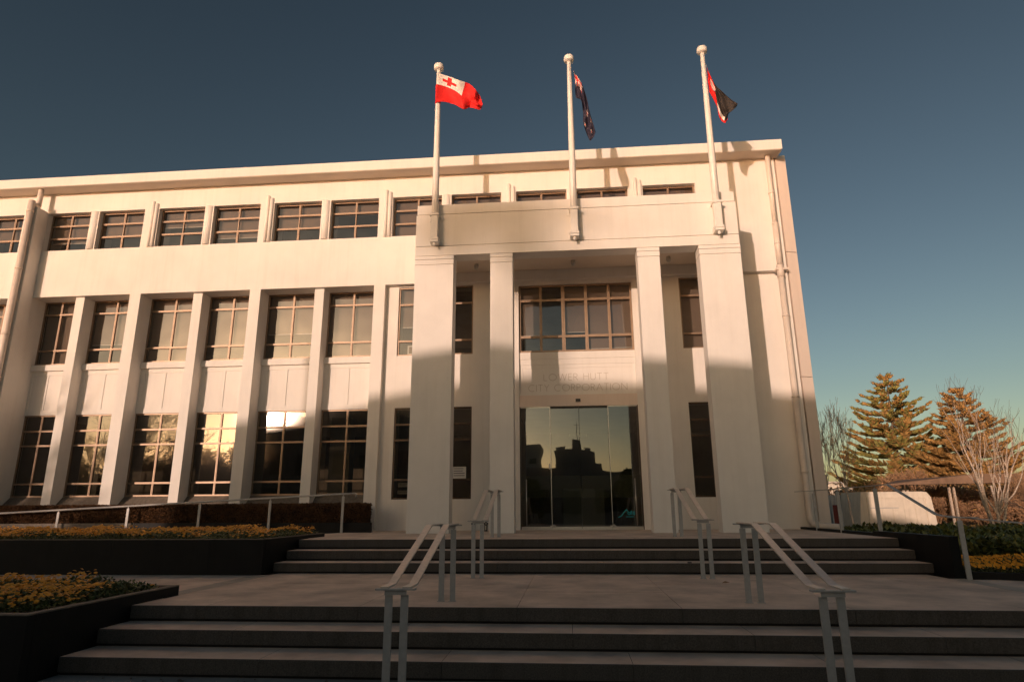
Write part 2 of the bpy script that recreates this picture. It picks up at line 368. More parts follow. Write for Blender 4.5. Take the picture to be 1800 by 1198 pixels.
def window(x0, x1, z0, z1, y, cols, rows, fw=0.038, fmat='bronze', gmat='glass', blind=None, depth=0.06, heavy=None, skipmull=None):
    """frame mesh as the part, each pane a sub-part"""
    f = MB()
    f.box(x0, x1, y, y+depth, z0, z0+fw); f.box(x0, x1, y, y+depth, z1-fw, z1)
    f.box(x0, x0+fw, y+0.001, y+depth-0.001, z0+fw, z1-fw); f.box(x1-fw, x1, y+0.001, y+depth-0.001, z0+fw, z1-fw)
    bw = fw*0.62
    xs = [x0+fw] + [c for c in cols] + [x1-fw]; zs = [z0+fw] + list(rows) + [z1-fw]
    for k, c in enumerate(cols):
        hw = (heavy or {}).get(c, bw)
        for j in range(len(zs)-1):
            if skipmull and (k, j) in skipmull: hh = 0.010
            else: hh = hw
            f.box(c-hh, c+hh, y+0.004, y+depth-0.004, zs[j]+(bw if j else 0), zs[j+1]-(bw if j < len(zs)-2 else 0))
            if hh > 0.02: f.box(c-0.006, c+0.006, y-0.004, y+0.002, zs[j]+bw, zs[j+1]-bw)
    for r in rows:
        f.box(x0+fw, x1-fw, y+0.002, y+depth-0.002, r-bw, r+bw)
        f.box(x0+fw, x1-fw, y-0.006, y+0.001, r-0.006, r+0.008)
    fo = f.build('window', MT[fmat], BLD)
    for i in range(len(xs)-1):
        for j in range(len(zs)-1):
            p = MB(); ti = random.uniform(-0.0012, 0.0012); tj = random.uniform(-0.0012, 0.0012)
            a, b, c, d = xs[i]+bw*0.5*(i > 0), xs[i+1]-bw*0.5*(i < len(xs)-2), zs[j]+bw*0.5*(j > 0), zs[j+1]-bw*0.5*(j < len(zs)-2)
            yy = y+depth*0.55
            p.v = [(a,yy-ti,c),(b,yy+ti,c),(b,yy+ti+tj,d),(a,yy-ti+tj,d)]; p.face((0,1,2,3))
            p.build('pane', MT[gmat], fo)
    if blind is not None:
        for (bx0, bx1, zb) in blind:
            bm_ = MB(); bm_.box(bx0, bx1, y+depth+0.07, y+depth+0.074, zb, z1-0.02); bo = bm_.build('blind', MT['blind'], fo)
            MB().box(bx0, bx1, y+depth+0.062, y+depth+0.082, zb-0.022, zb-0.001).build('blind_bar', MT['blind_edge'], fo)
    return fo

YG = YF+0.50
rnd = random.Random(5)
bl2 = {(2,0): 4.46, (2,1): 5.0, (3,0): 4.46, (3,1): 4.85, (4,0): 5.15, (4,1): 4.46, (1,0): 5.0, (1,1): 4.9, (0,0): 4.46, (0,1): 5.2}
for bi, (a, b) in enumerate(bays):
    c = (-11.85-14.96)/2 + 0.035 if bi == 2 else (a+b)/2 + 0.035
    MB().box(c-0.13, c+0.13, YF+0.10, YF+0.56, 0.40, 6.244).build('mullion_pier', MT['render'], BLD, bevel=0.008)
    for wi, (x0, x1) in enumerate(((a, c-0.13), (c+0.13, b))):
        mid = x1-0.71 if (bi == 2 and wi == 0) else (x0+x1)/2
        zb = bl2[(bi, wi)]
        window(x0, x1, 4.42, 6.244, YG, [mid], [4.83, 5.875], gmat='glass', blind=[(x0+0.03, x1-0.03, zb)])
        gb = None
        if (bi, wi) == (4, 0): gb = [(x0+0.03, x1-0.03, 2.62)]
        window(x0, x1, 0.86, 3.02, YG, [mid], [1.20, 2.20, 2.59], gmat='glass_low', blind=gb)
        # spandrel: ledge and framed panel with two sunk fields
        s = MB(); lx0 = x0; 
        holed(s, x0+0.001, x1-0.001, 3.02, 4.236, YF+0.465, YF+0.56, [(max(x0+0.06, mid-0.60), mid-0.045, 3.15, 4.12), (mid+0.0, mid+0.60, 3.15, 4.12)])
        so = s.build('spandrel_panel', MT['render'], BLD)
        MB().box(x0+0.02, mid-0.001, YF+0.480, YF+0.545, 3.12, 4.15).build('sunk_field', MT['render'], so)
        MB().box(mid+0.001, x1-0.05, YF+0.480, YF+0.545, 3.12, 4.15).build('sunk_field', MT['render'], so)
        MB().box(x0+0.001, x1-0.001, YF+0.395, YF+0.56, 4.24, 4.405).build('sill', MT['render'], BLD, bevel=0.006)
        ap = MB(); ap.prism([(YF+0.06, 0.30), (YF+0.06, 0.435), (YF+0.50, 0.855), (YF+0.58, 0.855), (YF+0.58, 0.30)], x0+0.001, x1-0.001, 'x')
        ap.build('sloping_sill', MT['cope'], BLD)
# top floor windows: three rows of two lights, reveals, rounded posts and half round fins
tb = [7.66, 7.66, 8.0, 8.08, 7.95, 8.05, 8.3, 7.9, 8.12, 8.43, 7.66, 7.66, 7.66, 7.66, 7.66, 7.66, 7.66]
for k, (a, b) in enumerate(topw):
    m_ = (a+b)/2 if not (abs(a+14.69) < .01) else b-0.68
    bls = [(a+0.03, b-0.03, tb[k % len(tb)])]
    window(a, b, TZ0, TZ1, YF+0.15, [m_], [8.04, 8.43], fw=0.04, gmat='glass', blind=bls, skipmull={(0, 1)})
def halfround(x, y, r, z0, z1, name, top=0.0):
    m = MB(); n = 9
    poly = [(x + r*math.cos(math.pi+math.pi*i/(n-1)), y + r*1.15*math.sin(math.pi+math.pi*i/(n-1))) for i in range(n)]
    m.prism(poly, z0, z1, 'z'); o = m.build(name, MT['render'], BLD)
    for p in o.data.polygons: p.use_smooth = abs(p.normal.z) < 0.5
    return o
for k in range(0, len(topw)-1, 2):
    a, b = topw[k]; c, d = topw[k+1]
    if k < len(topw)-1: halfround((b+c)/2, YF+0.09, 0.13, TZ0+0.001, TZ1-0.001, 'window_post')
for a, b in topw[::2]:
    if a < -14 or a > 3.6: continue
    halfround(a-0.185, YF+0.003, 0.045, 7.615, 9.0, 'fin'); halfround(a-0.075, YF+0.003, 0.055, 7.615, 8.92, 'fin')
# expansion fin and downpipes
MB().box(-15.06, -14.70, 4.05, YF-0.001, -0.6, 8.80).build('wall_fin', MT['render'], BLD, bevel=0.01)
m = MB(); m.tube([(-14.82, 3.955, -0.5), (-14.82, 3.955, 8.95)], 0.082, 14)
for z in (1.2, 3.4, 5.05, 6.9, 8.6): m.tube([(-14.82, 3.955, z), (-14.82, 3.955, z+0.05)], 0.095, 14)
m.build('downpipe', MT['pipe'], BLD)
m = MB(); m.tube([(-14.80, 4.16, 8.86), (-14.80, 4.16, 9.385)], 0.072, 14); m.tube([(-14.82, 3.99, 8.84), (-14.80, 4.16, 8.90)], 0.06, 10); m.build('downpipe', MT['pipe'], BLD)
m = MB(); m.tube([(5.40, 4.32, 7.45), (5.40, 4.32, 9.385)], 0.062, 14); m.tube([(5.40, 4.32, 6.36), (5.40, 4.32, 7.46)], 0.072, 14)
for z in (8.3, 7.44, 6.9): m.tube([(5.40, 4.32, z), (5.40, 4.32, z+0.04)], 0.078, 14)
m.build('downpipe', MT['pipe'], BLD)
m = MB(); m.box(5.28, 5.58, 4.26, YF-0.001, 6.20, 6.25); m.tube([(5.40, 4.34, 6.02), (5.40, 4.34, 6.35)], 0.088, 14); m.build('pipe_bracket', MT['pipe'], BLD)
m = MB(); m.tube([(5.40, 4.34, 6.2), (5.40, 4.34, 0.22), (5.43, 4.30, 0.12), (5.62, 4.2, 0.07), (5.95, 4.1, 0.05)], 0.075, 14)
for z in (5.0, 3.0, 1.25): m.tube([(5.40, 4.34, z), (5.40, 4.34, z+0.05)], 0.087, 14)
m.build('downpipe', MT['pipe'], BLD)

# entrance wall windows and the centre bay
for x0, x1, bz2 in ((-4.37, -2.38, 5.15), (2.93, 4.30, 4.40)):
    sgn = x0 < 0
    window(x0, x1, 4.34, 6.205, YP+0.04, [(x0+x1)/2 if sgn else x0+0.75], [4.73, 5.73], fmat='bronze', gmat='glass', blind=[(x0+.03, (x0+x1)/2 if sgn else x1-.03, bz2)])
    window(x0, x1, 0.73, 2.985, YP+0.04, [(x0+x1)/2 if sgn else x0+0.75], [1.20, 2.17, 2.56], fmat='bronze_dark', gmat='glass_low')
window(-1.19, 1.73, 4.345, 6.15, YP+0.08, [-0.62, -0.04, 0.55, 1.14], [4.76, 5.74], gmat='glass', fw=0.05, heavy={-0.04: 0.045, 0.55: 0.04, 1.14: 0.035},
       blind=[(-0.02, 0.53, 4.90), (0.56, 1.12, 4.45), (1.16, 1.70, 4.46), (-1.15, -0.64, 4.84)])
s = MB(); s.box(-1.189, 1.729, YP+0.05, YP+0.30, 4.165, 4.343); s.box(-1.189, 1.729, YP+0.065, YP+0.30, 4.02, 4.163)
holed(s, -1.189, 1.729, 3.245, 4.018, YP+0.078, YP+0.30, [(-1.10, 1.64, 3.30, 3.93)])
s.box(-1.11, 1.65, YP+0.090, YP+0.29, 3.29, 3.94)
s.build('name_panel', MT['render'], BLD)
hd = MB(); hd.box(-1.189, 1.729, YP+0.02, YP+0.32, 2.95, 3.235); HEAD = hd.build('door_header', MT['panel'], BLD)
m = MB(); m.box(0.21, 0.33, YP-0.035, YP+0.02, 3.05, 3.12); m.box(0.235, 0.305, YP-0.045, YP-0.034, 3.06, 3.10); m.build('door_sensor', MT['black_plastic'], BLD)
# incised lettering, drawn as thin strokes
def arc(cx, cz, r, a0, a1, n=14, sx=1.0): return [(cx+sx*r*math.cos(R(a0+(a1-a0)*i/n)), cz+r*math.sin(R(a0+(a1-a0)*i/n))) for i in range(n+1)]
G = {'L': (0.42, [[(0,1),(0,0),(0.42,0)]]), 'O': (1.0, [arc(0.5,0.5,0.5,0,360,24)]), 'W': (1.1, [[(0,1),(0.28,0),(0.55,1),(0.82,0),(1.1,1)]]),
     'E': (0.42, [[(0.42,1),(0,1),(0,0),(0.42,0)],[(0,0.52),(0.36,0.52)]]), 'R': (0.5, [[(0,0),(0,1)]+arc(0.2,0.74,0.26,90,-90,8)+[(0,0.48)],[(0.2,0.48),(0.5,0)]]),
     'H': (0.66, [[(0,0),(0,1)],[(0.66,0),(0.66,1)],[(0,0.55),(0.66,0.55)]]), 'U': (0.62, [[(0,1),(0,0.3)]+arc(0.31,0.31,0.31,180,360,10)+[(0.62,1)]]),
     'T': (0.6, [[(0,1),(0.6,1)],[(0.3,1),(0.3,0)]]), 'C': (0.85, [arc(0.5,0.5,0.5,55,305,18)]), 'I': (0.02, [[(0,0),(0,1)]]),
     'Y': (0.6, [[(0,1),(0.3,0.5),(0.6,1)],[(0.3,0.5),(0.3,0)]]), 'P': (0.46, [[(0,0),(0,1)]+arc(0.2,0.73,0.27,90,-90,8)+[(0,0.46)]]),
     'A': (0.8, [[(0,0),(0.4,1),(0.8,0)],[(0.16,0.38),(0.64,0.38)]]), 'N': (0.76, [[(0,0),(0,1),(0.76,0),(0.76,1)]])}
def lettering(txt, x0, x1, z, h, y, gap=0.26):
    tot = sum(G[c][0]+gap if c != ' ' else 0.55 for c in txt)-gap; sx = (x1-x0)/(tot)
    m = MB(); x = 0
    for c in txt:
        if c == ' ': x += 0.55; continue
        for st in G[c][1]:
            for p, q in zip(st, st[1:]):
                a = Vector((x0+(x+p[0])*sx, z+p[1]*h)); b = Vector((x0+(x+q[0])*sx, z+q[1]*h))
                d = (b-a); L = d.length
                if L < 1e-6: continue
                d /= L; n = Vector((-d.y, d.x))*0.0055; a -= d*0.003; b += d*0.003
                m.quad((a.x-n.x, y, a.y-n.y), (b.x-n.x, y, b.y-n.y), (b.x+n.x, y, b.y+n.y), (a.x+n.x, y, a.y+n.y))
        x += G[c][0]+gap
    return m
lettering('LOWER HUTT', -0.57, 1.05, 3.615, 0.165, YP+0.0885).build('lettering', MT['engrave'], BLD)
lettering('CITY CORPORATION', -0.96, 1.50, 3.345, 0.165, YP+0.0885).build('lettering', MT['engrave'], BLD)

# frameless glass entrance doors
ydo = YP+0.06
for x0, x1, nm in ((-1.17, -0.43, 'side_glass'), (-0.425, 0.275, 'sliding_door'), (0.285, 0.985, 'sliding_door'), (0.99, 1.71, 'side_glass')):
    yy = ydo + (0.05 if nm == 'sliding_door' else 0)
    f = MB(); f.box(x0, x1, yy-0.012, yy+0.022, 0.03, 0.075); 
    if nm == 'side_glass': f.box(x0, x1, yy-0.01, yy+0.02, 2.925, 2.948)
    else: f.box(x0, x1, yy-0.005, yy+0.02, 2.90, 2.948, 1)
    if x0 in (-1.17,): f.box(x1-0.012, x1, yy-0.006, yy+0.016, 0.08, 2.92)
    if x0 == 0.99: f.box(x0, x0+0.012, yy-0.006, yy+0.016, 0.08, 2.92)
    fo = f.build(nm, [MT['brush'], MT['black_plastic']], BLD)
    p = MB(); p.v = [(x0,yy,0.07),(x1,yy,0.07),(x1,yy,2.93),(x0,yy,2.93)]; p.face((0,1,2,3)); p.build('pane', MT['door_glass'], fo)
MB().box(-1.19, -1.172, YP+0.03, YP+0.14, 0, 2.95).build('door_jamb', MT['bronze_dark'], BLD); MB().box(1.712, 1.729, YP+0.03, YP+0.14, 0, 2.95).build('door_jamb', MT['bronze_dark'], BLD)
for x in (-1.04, 1.56):
    m = MB(); m.tube([(x, ydo-0.055, 0.10), (x, ydo-0.055, 1.18)], 0.012, 10); m.tube([(x, ydo-0.055, 0.2), (x, ydo, 0.2)], 0.008, 8); m.tube([(x, ydo-0.055, 1.08), (x, ydo, 1.08)], 0.008, 8)
    m.build('door_handle', MT['brush'], BLD)
MB().box(-1.17, 1.71, YP-0.02, YP+0.25, -0.02, 0.025).build('threshold', MT['brush'], BLD)
for x in (-0.43, 0.99):
    m = MB(); m.box(x-0.05, x+0.08, ydo-0.03, ydo+0.03, 0.075, 0.10); m.lathe([(0.03, 0), (0.035, 0.02), (0.02, 0.045)], (x+0.03, ydo-0.04, 0.08), 12); m.build('floor_pivot', MT['brush'], BLD)
for x0, x1 in ((-1.15, -0.45), (-0.42, 0.27), (0.29, 0.98), (1.01, 1.70)):
    yy = ydo + (0.052 if -0.43 < x0 < 0.9 else 0.002)
    m = MB(); m.v = [(x0, yy, 0.74), (x1, yy, 0.74), (x1, yy, 1.26), (x0, yy, 1.26)]; m.face((0, 1, 2, 3)); m.build('frosted_band', MT['frost'], BLD)
m = MB()                                              # cyan decal on the right hand glass
yd = ydo-0.004
def stroke(m, pts, wd, y):
    for p, q in zip(pts, pts[1:]):
        a, b = Vector(p), Vector(q); d = (b-a).normalized(); n = Vector((-d.y, d.x))*wd
        m.quad((a.x-n.x,y,a.y-n.y),(b.x-n.x,y,b.y-n.y),(b.x+n.x,y,b.y+n.y),(a.x+n.x,y,a.y+n.y))
stroke(m, [(1.13, 0.28), (1.20, 0.31), (1.27, 0.40), (1.33, 0.46), (1.37, 0.40)], 0.008, yd)
stroke(m, arc(1.385, 0.37, 0.028, 0, 360, 14), 0.007, yd)
stroke(m, [(1.43, 0.34), (1.43, 0.42), (1.455, 0.42), (1.455, 0.34)], 0.007, yd-.0005); stroke(m, [(1.49, 0.42), (1.49, 0.34), (1.52, 0.34), (1.52, 0.42)], 0.007, yd-.0005)
stroke(m, [(1.31, 0.295), (1.50, 0.295)], 0.006, yd-.0005)
m.build('decal', MT['cyan'], BLD)
MB().box(-0.485, -0.455, ydo-0.02, ydo-0.003, 1.42, 1.55).build('door_switch', MT['paper'], BLD)
MB().box(0.02, 0.52, 6.8, 6.9, 2.42, 2.50).build('exit_sign', MT['paper'], BLD)
MB().box(-0.2, 1.0, 8.2, 8.9, 0.0, 1.05).build('reception_desk', MT['inside_ceiling'], BLD)

# notices behind the small windows
def notice(x0, x1, z0, z1, y, lines, label):
    n = thing('notice', label, 'notice', ((x0+x1)/2, y, z0)); MB().box(x0, x1, y, y+0.006, z0, z1).build('sheet', MT['paper'], n)
    m = MB(); h = (z1-z0)/(lines+1)
    for i in range(lines):
        m.box(x0+0.03, x1-random.uniform(0.03, 0.10), y-0.002, y-0.0005, z1-h*(i+0.9), z1-h*(i+0.9)+h*0.28)
    m.build('print', MT['ink'], n)
notice(-2.86, -2.52, 1.22, 1.50, YP+0.028, 4, 'white printed notice on the dark window between the two left columns')
notice(-4.24, -3.95, 1.03, 1.13, YP+0.16, 2, 'small white sign inside the ground floor window left of the columns')
notice(-4.27, -3.90, 0.86, 0.95, YP+0.20, 1, 'white slip lying on the sill inside the window left of the columns')
pf = thing('picture_frame', 'small pale picture frame on the upper sill left of the columns', 'picture frame', (-4.05, YP+0.25, 4.40))
m = MB(); holed(m, -4.14, -3.93, 4.40, 4.66, YP+0.20, YP+0.22, [(-4.10, -3.97, 4.44, 4.62)]); m.build('frame', MT['blind_edge'], pf)
MB().box(-4.10, -3.97, YP+0.205, YP+0.215, 4.44, 4.62).build('picture', MT['canopy'], pf)

# ------------------------------------------------------------------ portico (a part of the building)
pm = MB()
pm.box(-3.470, 3.985, YC, YC+0.42, 6.251, 6.479)
pm.box(-3.455, 3.970, YC+0.022, YC+0.42, 6.479, 6.492)
pm.box(-3.470, 3.985, YC, YC+0.42, 6.492, 7.292)
pm.box(-3.440, 3.955, YC+0.024, YC+0.42, 7.292, 7.305)
pm.box(-3.450, 3.965, YC+0.002, YC+0.42, 7.305, 7.548)
pm.box(-3.470, -3.05, YC+0.4205, YF-0.002, 6.251, 7.54); pm.box(3.565, 3.985, YC+0.4205, YF-0.002, 6.251, 7.54)
PORT = pm.build('portico', MT['render'], BLD, bevel=0.006)
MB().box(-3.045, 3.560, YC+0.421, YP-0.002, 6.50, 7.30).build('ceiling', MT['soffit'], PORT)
MB().box(-2.55, 3.62, YC+0.10, YC+0.16, 7.549, 7.575).build('roof_flashing', MT['joint'], PORT)
for x0, x1 in ((-3.466, -2.555), (-1.688, -1.171), (1.690, 2.185), (3.075, 3.985)):
    c = MB(); e = 0.012
    c.box(x0, x1, YC, YC+0.40, 0.0, 6.020); c.box(x0+e, x1-e, YC+0.018, YC+0.39, 6.020, 6.031); c.box(x0-.004, x1+.004, YC-0.003, YC+0.402, 6.031, 6.149)
    c.box(x0+e, x1-e, YC+0.018, YC+0.39, 6.149, 6.159); c.box(x0-.007, x1+.007, YC-0.005, YC+0.404, 6.159, 6.240); c.box(x0+e, x1-e, YC+0.018, YC+0.39, 6.240, 6.2505)
    c.build('column', MT['render2'], PORT, bevel=0.004)
for x in (-2.2, 0.25, 2.6):
    m = MB(); m.lathe([(0.05, 0), (0.06, -0.05), (0.045, -0.13), (0.02, -0.14)], (x, 3.9, 6.50), 14); m.build('ceiling_lamp', MT['brush'], PORT)

# ------------------------------------------------------------------ flagpoles
def flagpole(x, label):
    y = 2.455
    t = thing('flagpole', label, 'flagpole', (x, y, 6.53), 'white flagpoles fixed to the front of the portico')
    m = MB(); m.tube([(x, y, 6.56), (x, y, 8.2), (x, y, 10.2), (x, y, 11.20)], [0.083, 0.080, 0.062, 0.050], 16); m.build('pole', MT['pole'], t)
    m = MB(); m.lathe([(0.045, 11.17), (0.085, 11.19), (0.120, 11.205), (0.124, 11.22), (0.124, 11.305), (0.112, 11.33), (0.03, 11.34)], (x, y, 0), 20); m.build('cap', MT['pole'], t)
    for z in (6.56, 7.17):
        m = MB(); holed_z = [(x-0.105, x+0.105)]
        m.box(x-0.105, x+0.105, y-0.102, y-0.088, z, z+0.055); m.box(x-0.105, x-0.092, y-0.0875, YC+0.001, z, z+0.055); m.box(x+0.092, x+0.105, y-0.0875, YC+0.001, z, z+0.055)
        m.box(x-0.16, x-0.106, YC-0.012, YC+0.001, z-0.05, z+0.06); m.box(x+0.106, x+0.16, YC-0.012, YC+0.001, z-0.05, z+0.06)
        m.tube([(x-0.13, y-0.0, z+0.03), (x+0.13, y-0.0, z+0.03)], 0.012, 8)
        m.build('bracket', MT['pole'], t)
    MB().box(x-0.10, x+0.10, y-0.09, YC-0.001, 6.50, 6.555).build('base_plate', MT['pole'], t); MB().box(x-0.084, x+0.084, y-0.084, y+0.084, 6.62, 7.165).build('sleeve', MT['pole'], t, bevel=0.012)
    m = MB(); m.lathe([(0.02, 6.42), (0.032, 6.43), (0.032, 6.49), (0.02, 6.50)], (x, y-0.02, 0), 10); m.build('base_bolt', MT['pole'], t)
    m = MB(); m.tube([(x+0.0, y-0.085, 7.3), (x+0.0, y-0.07, 9.0), (x+0.01, y-0.058, 11.1)], 0.004, 5); m.build('halyard', MT['paper'], t)
    return t
flagpole(-2.985, 'leftmost white flagpole, flying the red flag with a white corner')
flagpole(0.28, 'middle white flagpole, carrying the limp dark blue flag')
flagpole(3.515, 'rightmost white flagpole, carrying the black, white and red flag')

F1 = [[(-2.963,2.400,11.052),(-2.744,2.470,11.006),(-2.468,2.390,10.811),(-2.230,2.520,10.792),(-2.038,2.400,10.510),(-1.958,2.540,10.459),(-1.869,2.420,10.142)],
[(-2.958,2.390,10.912),(-2.754,2.460,10.850),(-2.490,2.370,10.634),(-2.263,2.470,10.561),(-2.059,2.360,10.306),(-1.982,2.520,10.285),(-1.866,2.400,10.080)],
[(-2.982,2.360,10.714),(-2.776,2.440,10.689),(-2.522,2.400,10.512),(-2.309,2.420,10.317),(-2.133,2.480,10.251),(-1.988,2.370,10.068),(-1.893,2.500,10.071)],
[(-3.015,2.350,10.474),(-2.831,2.450,10.488),(-2.561,2.470,10.386),(-2.336,2.340,10.102),(-2.163,2.500,10.170),(-2.012,2.440,10.054),(-1.917,2.470,10.020)],
[(-3.023,2.350,10.201),(-2.816,2.400,10.225),(-2.573,2.480,10.184),(-2.325,2.370,9.963),(-2.208,2.520,10.106),(-2.032,2.390,9.973),(-1.956,2.450,9.977)]]
F2 = [[(0.384,2.420,10.903),(0.437,2.450,10.809),(0.514,2.400,10.636),(0.594,2.470,10.489),(0.674,2.380,10.084),(0.745,2.460,9.726),(0.823,2.400,9.308),(0.861,2.470,9.197)],
[(0.407,2.390,10.749),(0.449,2.480,10.733),(0.538,2.370,10.516),(0.616,2.440,10.353),(0.688,2.470,10.020),(0.735,2.360,9.534),(0.810,2.480,9.268),(0.811,2.390,9.027)],
[(0.415,2.440,10.560),(0.454,2.380,10.481),(0.537,2.470,10.445),(0.594,2.370,10.146),(0.651,2.400,9.816),(0.696,2.480,9.493),(0.736,2.390,9.154),(0.758,2.450,8.991)],
[(0.408,2.400,10.339),(0.450,2.460,10.348),(0.514,2.390,10.197),(0.580,2.470,10.091),(0.608,2.450,9.728),(0.622,2.370,9.394),(0.660,2.470,9.240),(0.714,2.400,8.932)],
[(0.416,2.420,10.146),(0.455,2.390,10.090),(0.525,2.460,10.103),(0.560,2.380,9.934),(0.581,2.470,9.712),(0.573,2.450,9.496),(0.604,2.380,9.247),(0.692,2.450,9.011)]]
F3 = [[(3.584,2.420,10.827),(3.625,2.470,10.703),(3.641,2.380,10.475),(3.764,2.470,10.280),(3.881,2.380,10.019),(4.087,2.470,9.882),(4.198,2.400,9.702)],
[(3.579,2.390,10.677),(3.636,2.460,10.535),(3.694,2.440,10.326),(3.786,2.370,10.018),(3.969,2.480,9.866),(4.088,2.390,9.672),(4.200,2.470,9.674)],
[(3.593,2.440,10.555),(3.612,2.380,10.288),(3.740,2.470,10.156),(3.819,2.460,9.863),(3.892,2.370,9.579),(4.014,2.460,9.541),(4.078,2.400,9.526)],
[(3.578,2.400,10.305),(3.639,2.460,10.093),(3.731,2.370,9.836),(3.810,2.400,9.605),(3.894,2.470,9.494),(3.919,2.380,9.416),(3.993,2.450,9.474)],
[(3.589,2.420,10.068),(3.642,2.370,9.873),(3.740,2.470,9.689),(3.746,2.380,9.382),(3.831,2.450,9.271),(3.876,2.390,9.198),(3.956,2.460,9.330)]]
def cr(p0, p1, p2, p3, t):
    return [0.5*((2*b)+(-a+c)*t+(2*a-5*b+4*c-d)*t*t+(-a+3*b-3*c+d)*t**3) for a, b, c, d in zip(p0, p1, p2, p3)]
def samp(row, t):
    n = len(row)-1; x = min(t*n, n-1e-6); i = int(x); f = x-i
    return cr(row[max(i-1,0)], row[i], row[i+1], row[min(i+2,n)], f)
def flag(name, ctrl, pick, mats, label, nu=110, nv=66):
    m = MB()
    for j in range(nv+1):
        for i in range(nu+1):
            u, v = i/nu, j/nv
            col = [samp(r, u) for r in ctrl]; p = samp(col, v)
            wv = 0.012*math.sin(u*17+v*5)*u + 0.006*math.sin(v*21+u*9)
            m.v.append((p[0], p[1]+wv, p[2]+wv*0.3))
    for j in range(nv):
        for i in range(nu):
            a = j*(nu+1)+i; m.face((a, a+nu+1, a+nu+2, a+1), pick((i+.5)/nu, (j+.5)/nv), True)
    o = m.build(name, mats); md = o.modifiers.new('thickness', 'SOLIDIFY'); md.thickness = 0.003
    tag(o, label, 'flag', 'flags flying above the portico'); return o
def pick1(u, v):
    if u < 0.44 and v < 0.52:
        cu, cv = abs(u-0.20), abs(v-0.27)
        if (cu < 0.038 and cv < 0.19) or (cv < 0.062 and cu < 0.115): return 0
        return 1
    return 0
f1 = flag('flag', F1, pick1, [MT['red'], MT['white']], 'red flag with red cross on a white corner, flying out from the left pole')
m = MB(); m.tube([(-2.988, 2.455, 10.20), (-2.988, 2.455, 10.74)], 0.066, 14); m.build('flag_sleeve', MT['red'], f1)
STARS = [(0.75, 0.20), (0.75, 0.80), (0.63, 0.47), (0.86, 0.42)]
def pick2(u, v):
    if u < 0.36 and v < 0.55:
        a, b = u/0.36, v/0.55
        if abs(b-0.5) < 0.09 or abs(a-0.5) < 0.06: return 1
        if abs(b-0.5) < 0.17 or abs(a-0.5) < 0.11: return 2
        if abs(a-b) < 0.05 or abs(a-1+b) < 0.05: return 1
        if abs(a-b) < 0.15 or abs(a-1+b) < 0.15: return 2
        return 0
    for s, t in STARS:
        du, dv = (u-s)*2, v-t; r = math.hypot(du, dv); an = math.atan2(dv, du)
        k = 0.075*(0.62+0.38*math.cos(5*an))
        if r < k*0.62: return 1
        if r < k: return 2
    return 0
flag('flag', F2, pick2, [MT['navy'], MT['red'], MT['white']], 'dark blue flag with red and white crosses hanging limp from the middle pole')
def pick3(u, v):
    e = 0.36 + 0.05*math.sin(v*7)
    if u < e:
        if u < 0.16 and v < 0.16: return 2
        r = math.hypot((u-0.27)*2.0, (v-0.42))
        if r < 0.17 and u > 0.16: return 2
        return 1
    if v > 0.93 - 0.2*(u > 0.8)*0: return 1
    if v > 0.84 and u < 0.75: return 2
    return 0
flag('flag', F3, pick3, [MT['flagblack'], MT['red'], MT['white']], 'black, white and red flag hanging from the right pole')

# ------------------------------------------------------------------ stair handrails (double flat bars)
def flatbar(m, pts, wd, th):
    n0 = len(m.v)
    P = [Vector(p) for p in pts]
    for i, p in enumerate(P):
        d = (P[min(i+1, len(P)-1)]-P[max(i-1, 0)]).normalized(); x = Vector((1, 0, 0)); n = x.cross(d).normalized()
        if n.z < 0: n = -n
        for sx, sz in ((-1, -1), (1, -1), (1, 1), (-1, 1)): m.v.append(tuple(p+x*sx*wd/2+n*sz*th/2))
    for i in range(len(P)-1):
        for j in range(4):
            j2 = (j+1) % 4; m.face((n0+i*4+j, n0+i*4+j2, n0+i*4+4+j2, n0+i*4+4+j))
    m.face((n0+3, n0+2, n0+1, n0)); k = n0+(len(P)-1)*4; m.face((k, k+1, k+2, k+3))
def stair_rail(xc, side, y_top, z_top, y_bot, z_bot, zb_top, zb_bot, ptop, pbot, label):
    t = thing('stair_handrail', label, 'handrail', (xc, pbot, zb_bot), 'steel handrails on the entrance steps')
    for s in (-1, 1):
        x = xc+s*0.0875
        m = MB(); flatbar(m, [(x, y_top+0.58, z_top), (x, y_top+0.02, z_top), (x, y_top-0.02, z_top-0.006), (x, y_bot+0.03, z_bot+0.006), (x, y_bot, z_bot), (x, y_bot-0.22, z_bot)], 0.066, 0.012)
        m.build('rail', MT['railtop'], t)
        xp = xc+s*0.062
        for yp, zz, ztop in ((ptop, zb_top, z_top), (pbot, zb_bot, z_bot)):
            m = MB(); m.box(xp-0.029, xp+0.029, yp-0.010, yp+0.010, zz, ztop-0.060); m.box(xp-s*0.0-0.006, xp+0.006, yp-0.006, yp+0.006, ztop-0.060, ztop-0.0125)
            m.box(xp-0.006, xp+s*0.03+0.006, yp-0.006, yp+0.006, ztop-0.022, ztop-0.0125) if s > 0 else m.box(xp-0.036, xp+0.006, yp-0.006, yp+0.006, ztop-0.022, ztop-0.0125)
            m.box(xp-0.04, xp+0.04, yp-0.03, yp+0.03, zz, zz+0.006)
            m.build('post', MT['steel'], t)
    for yy, zz in ((y_bot-0.20, z_bot), (y_top+0.56, z_top)):
        m = MB(); m.box(xc-0.155, xc+0.155, yy-0.033, yy+0.033, zz-0.020, zz-0.0065); m.build('cross_plate', MT['steel'], t, bevel=0.003)
        b_ = MB(); b_.box(xc-0.085, xc+0.085, yy-0.006, yy+0.006, zz-0.055, zz-0.0205); b_.build('cross_bar', MT['steel'], t)
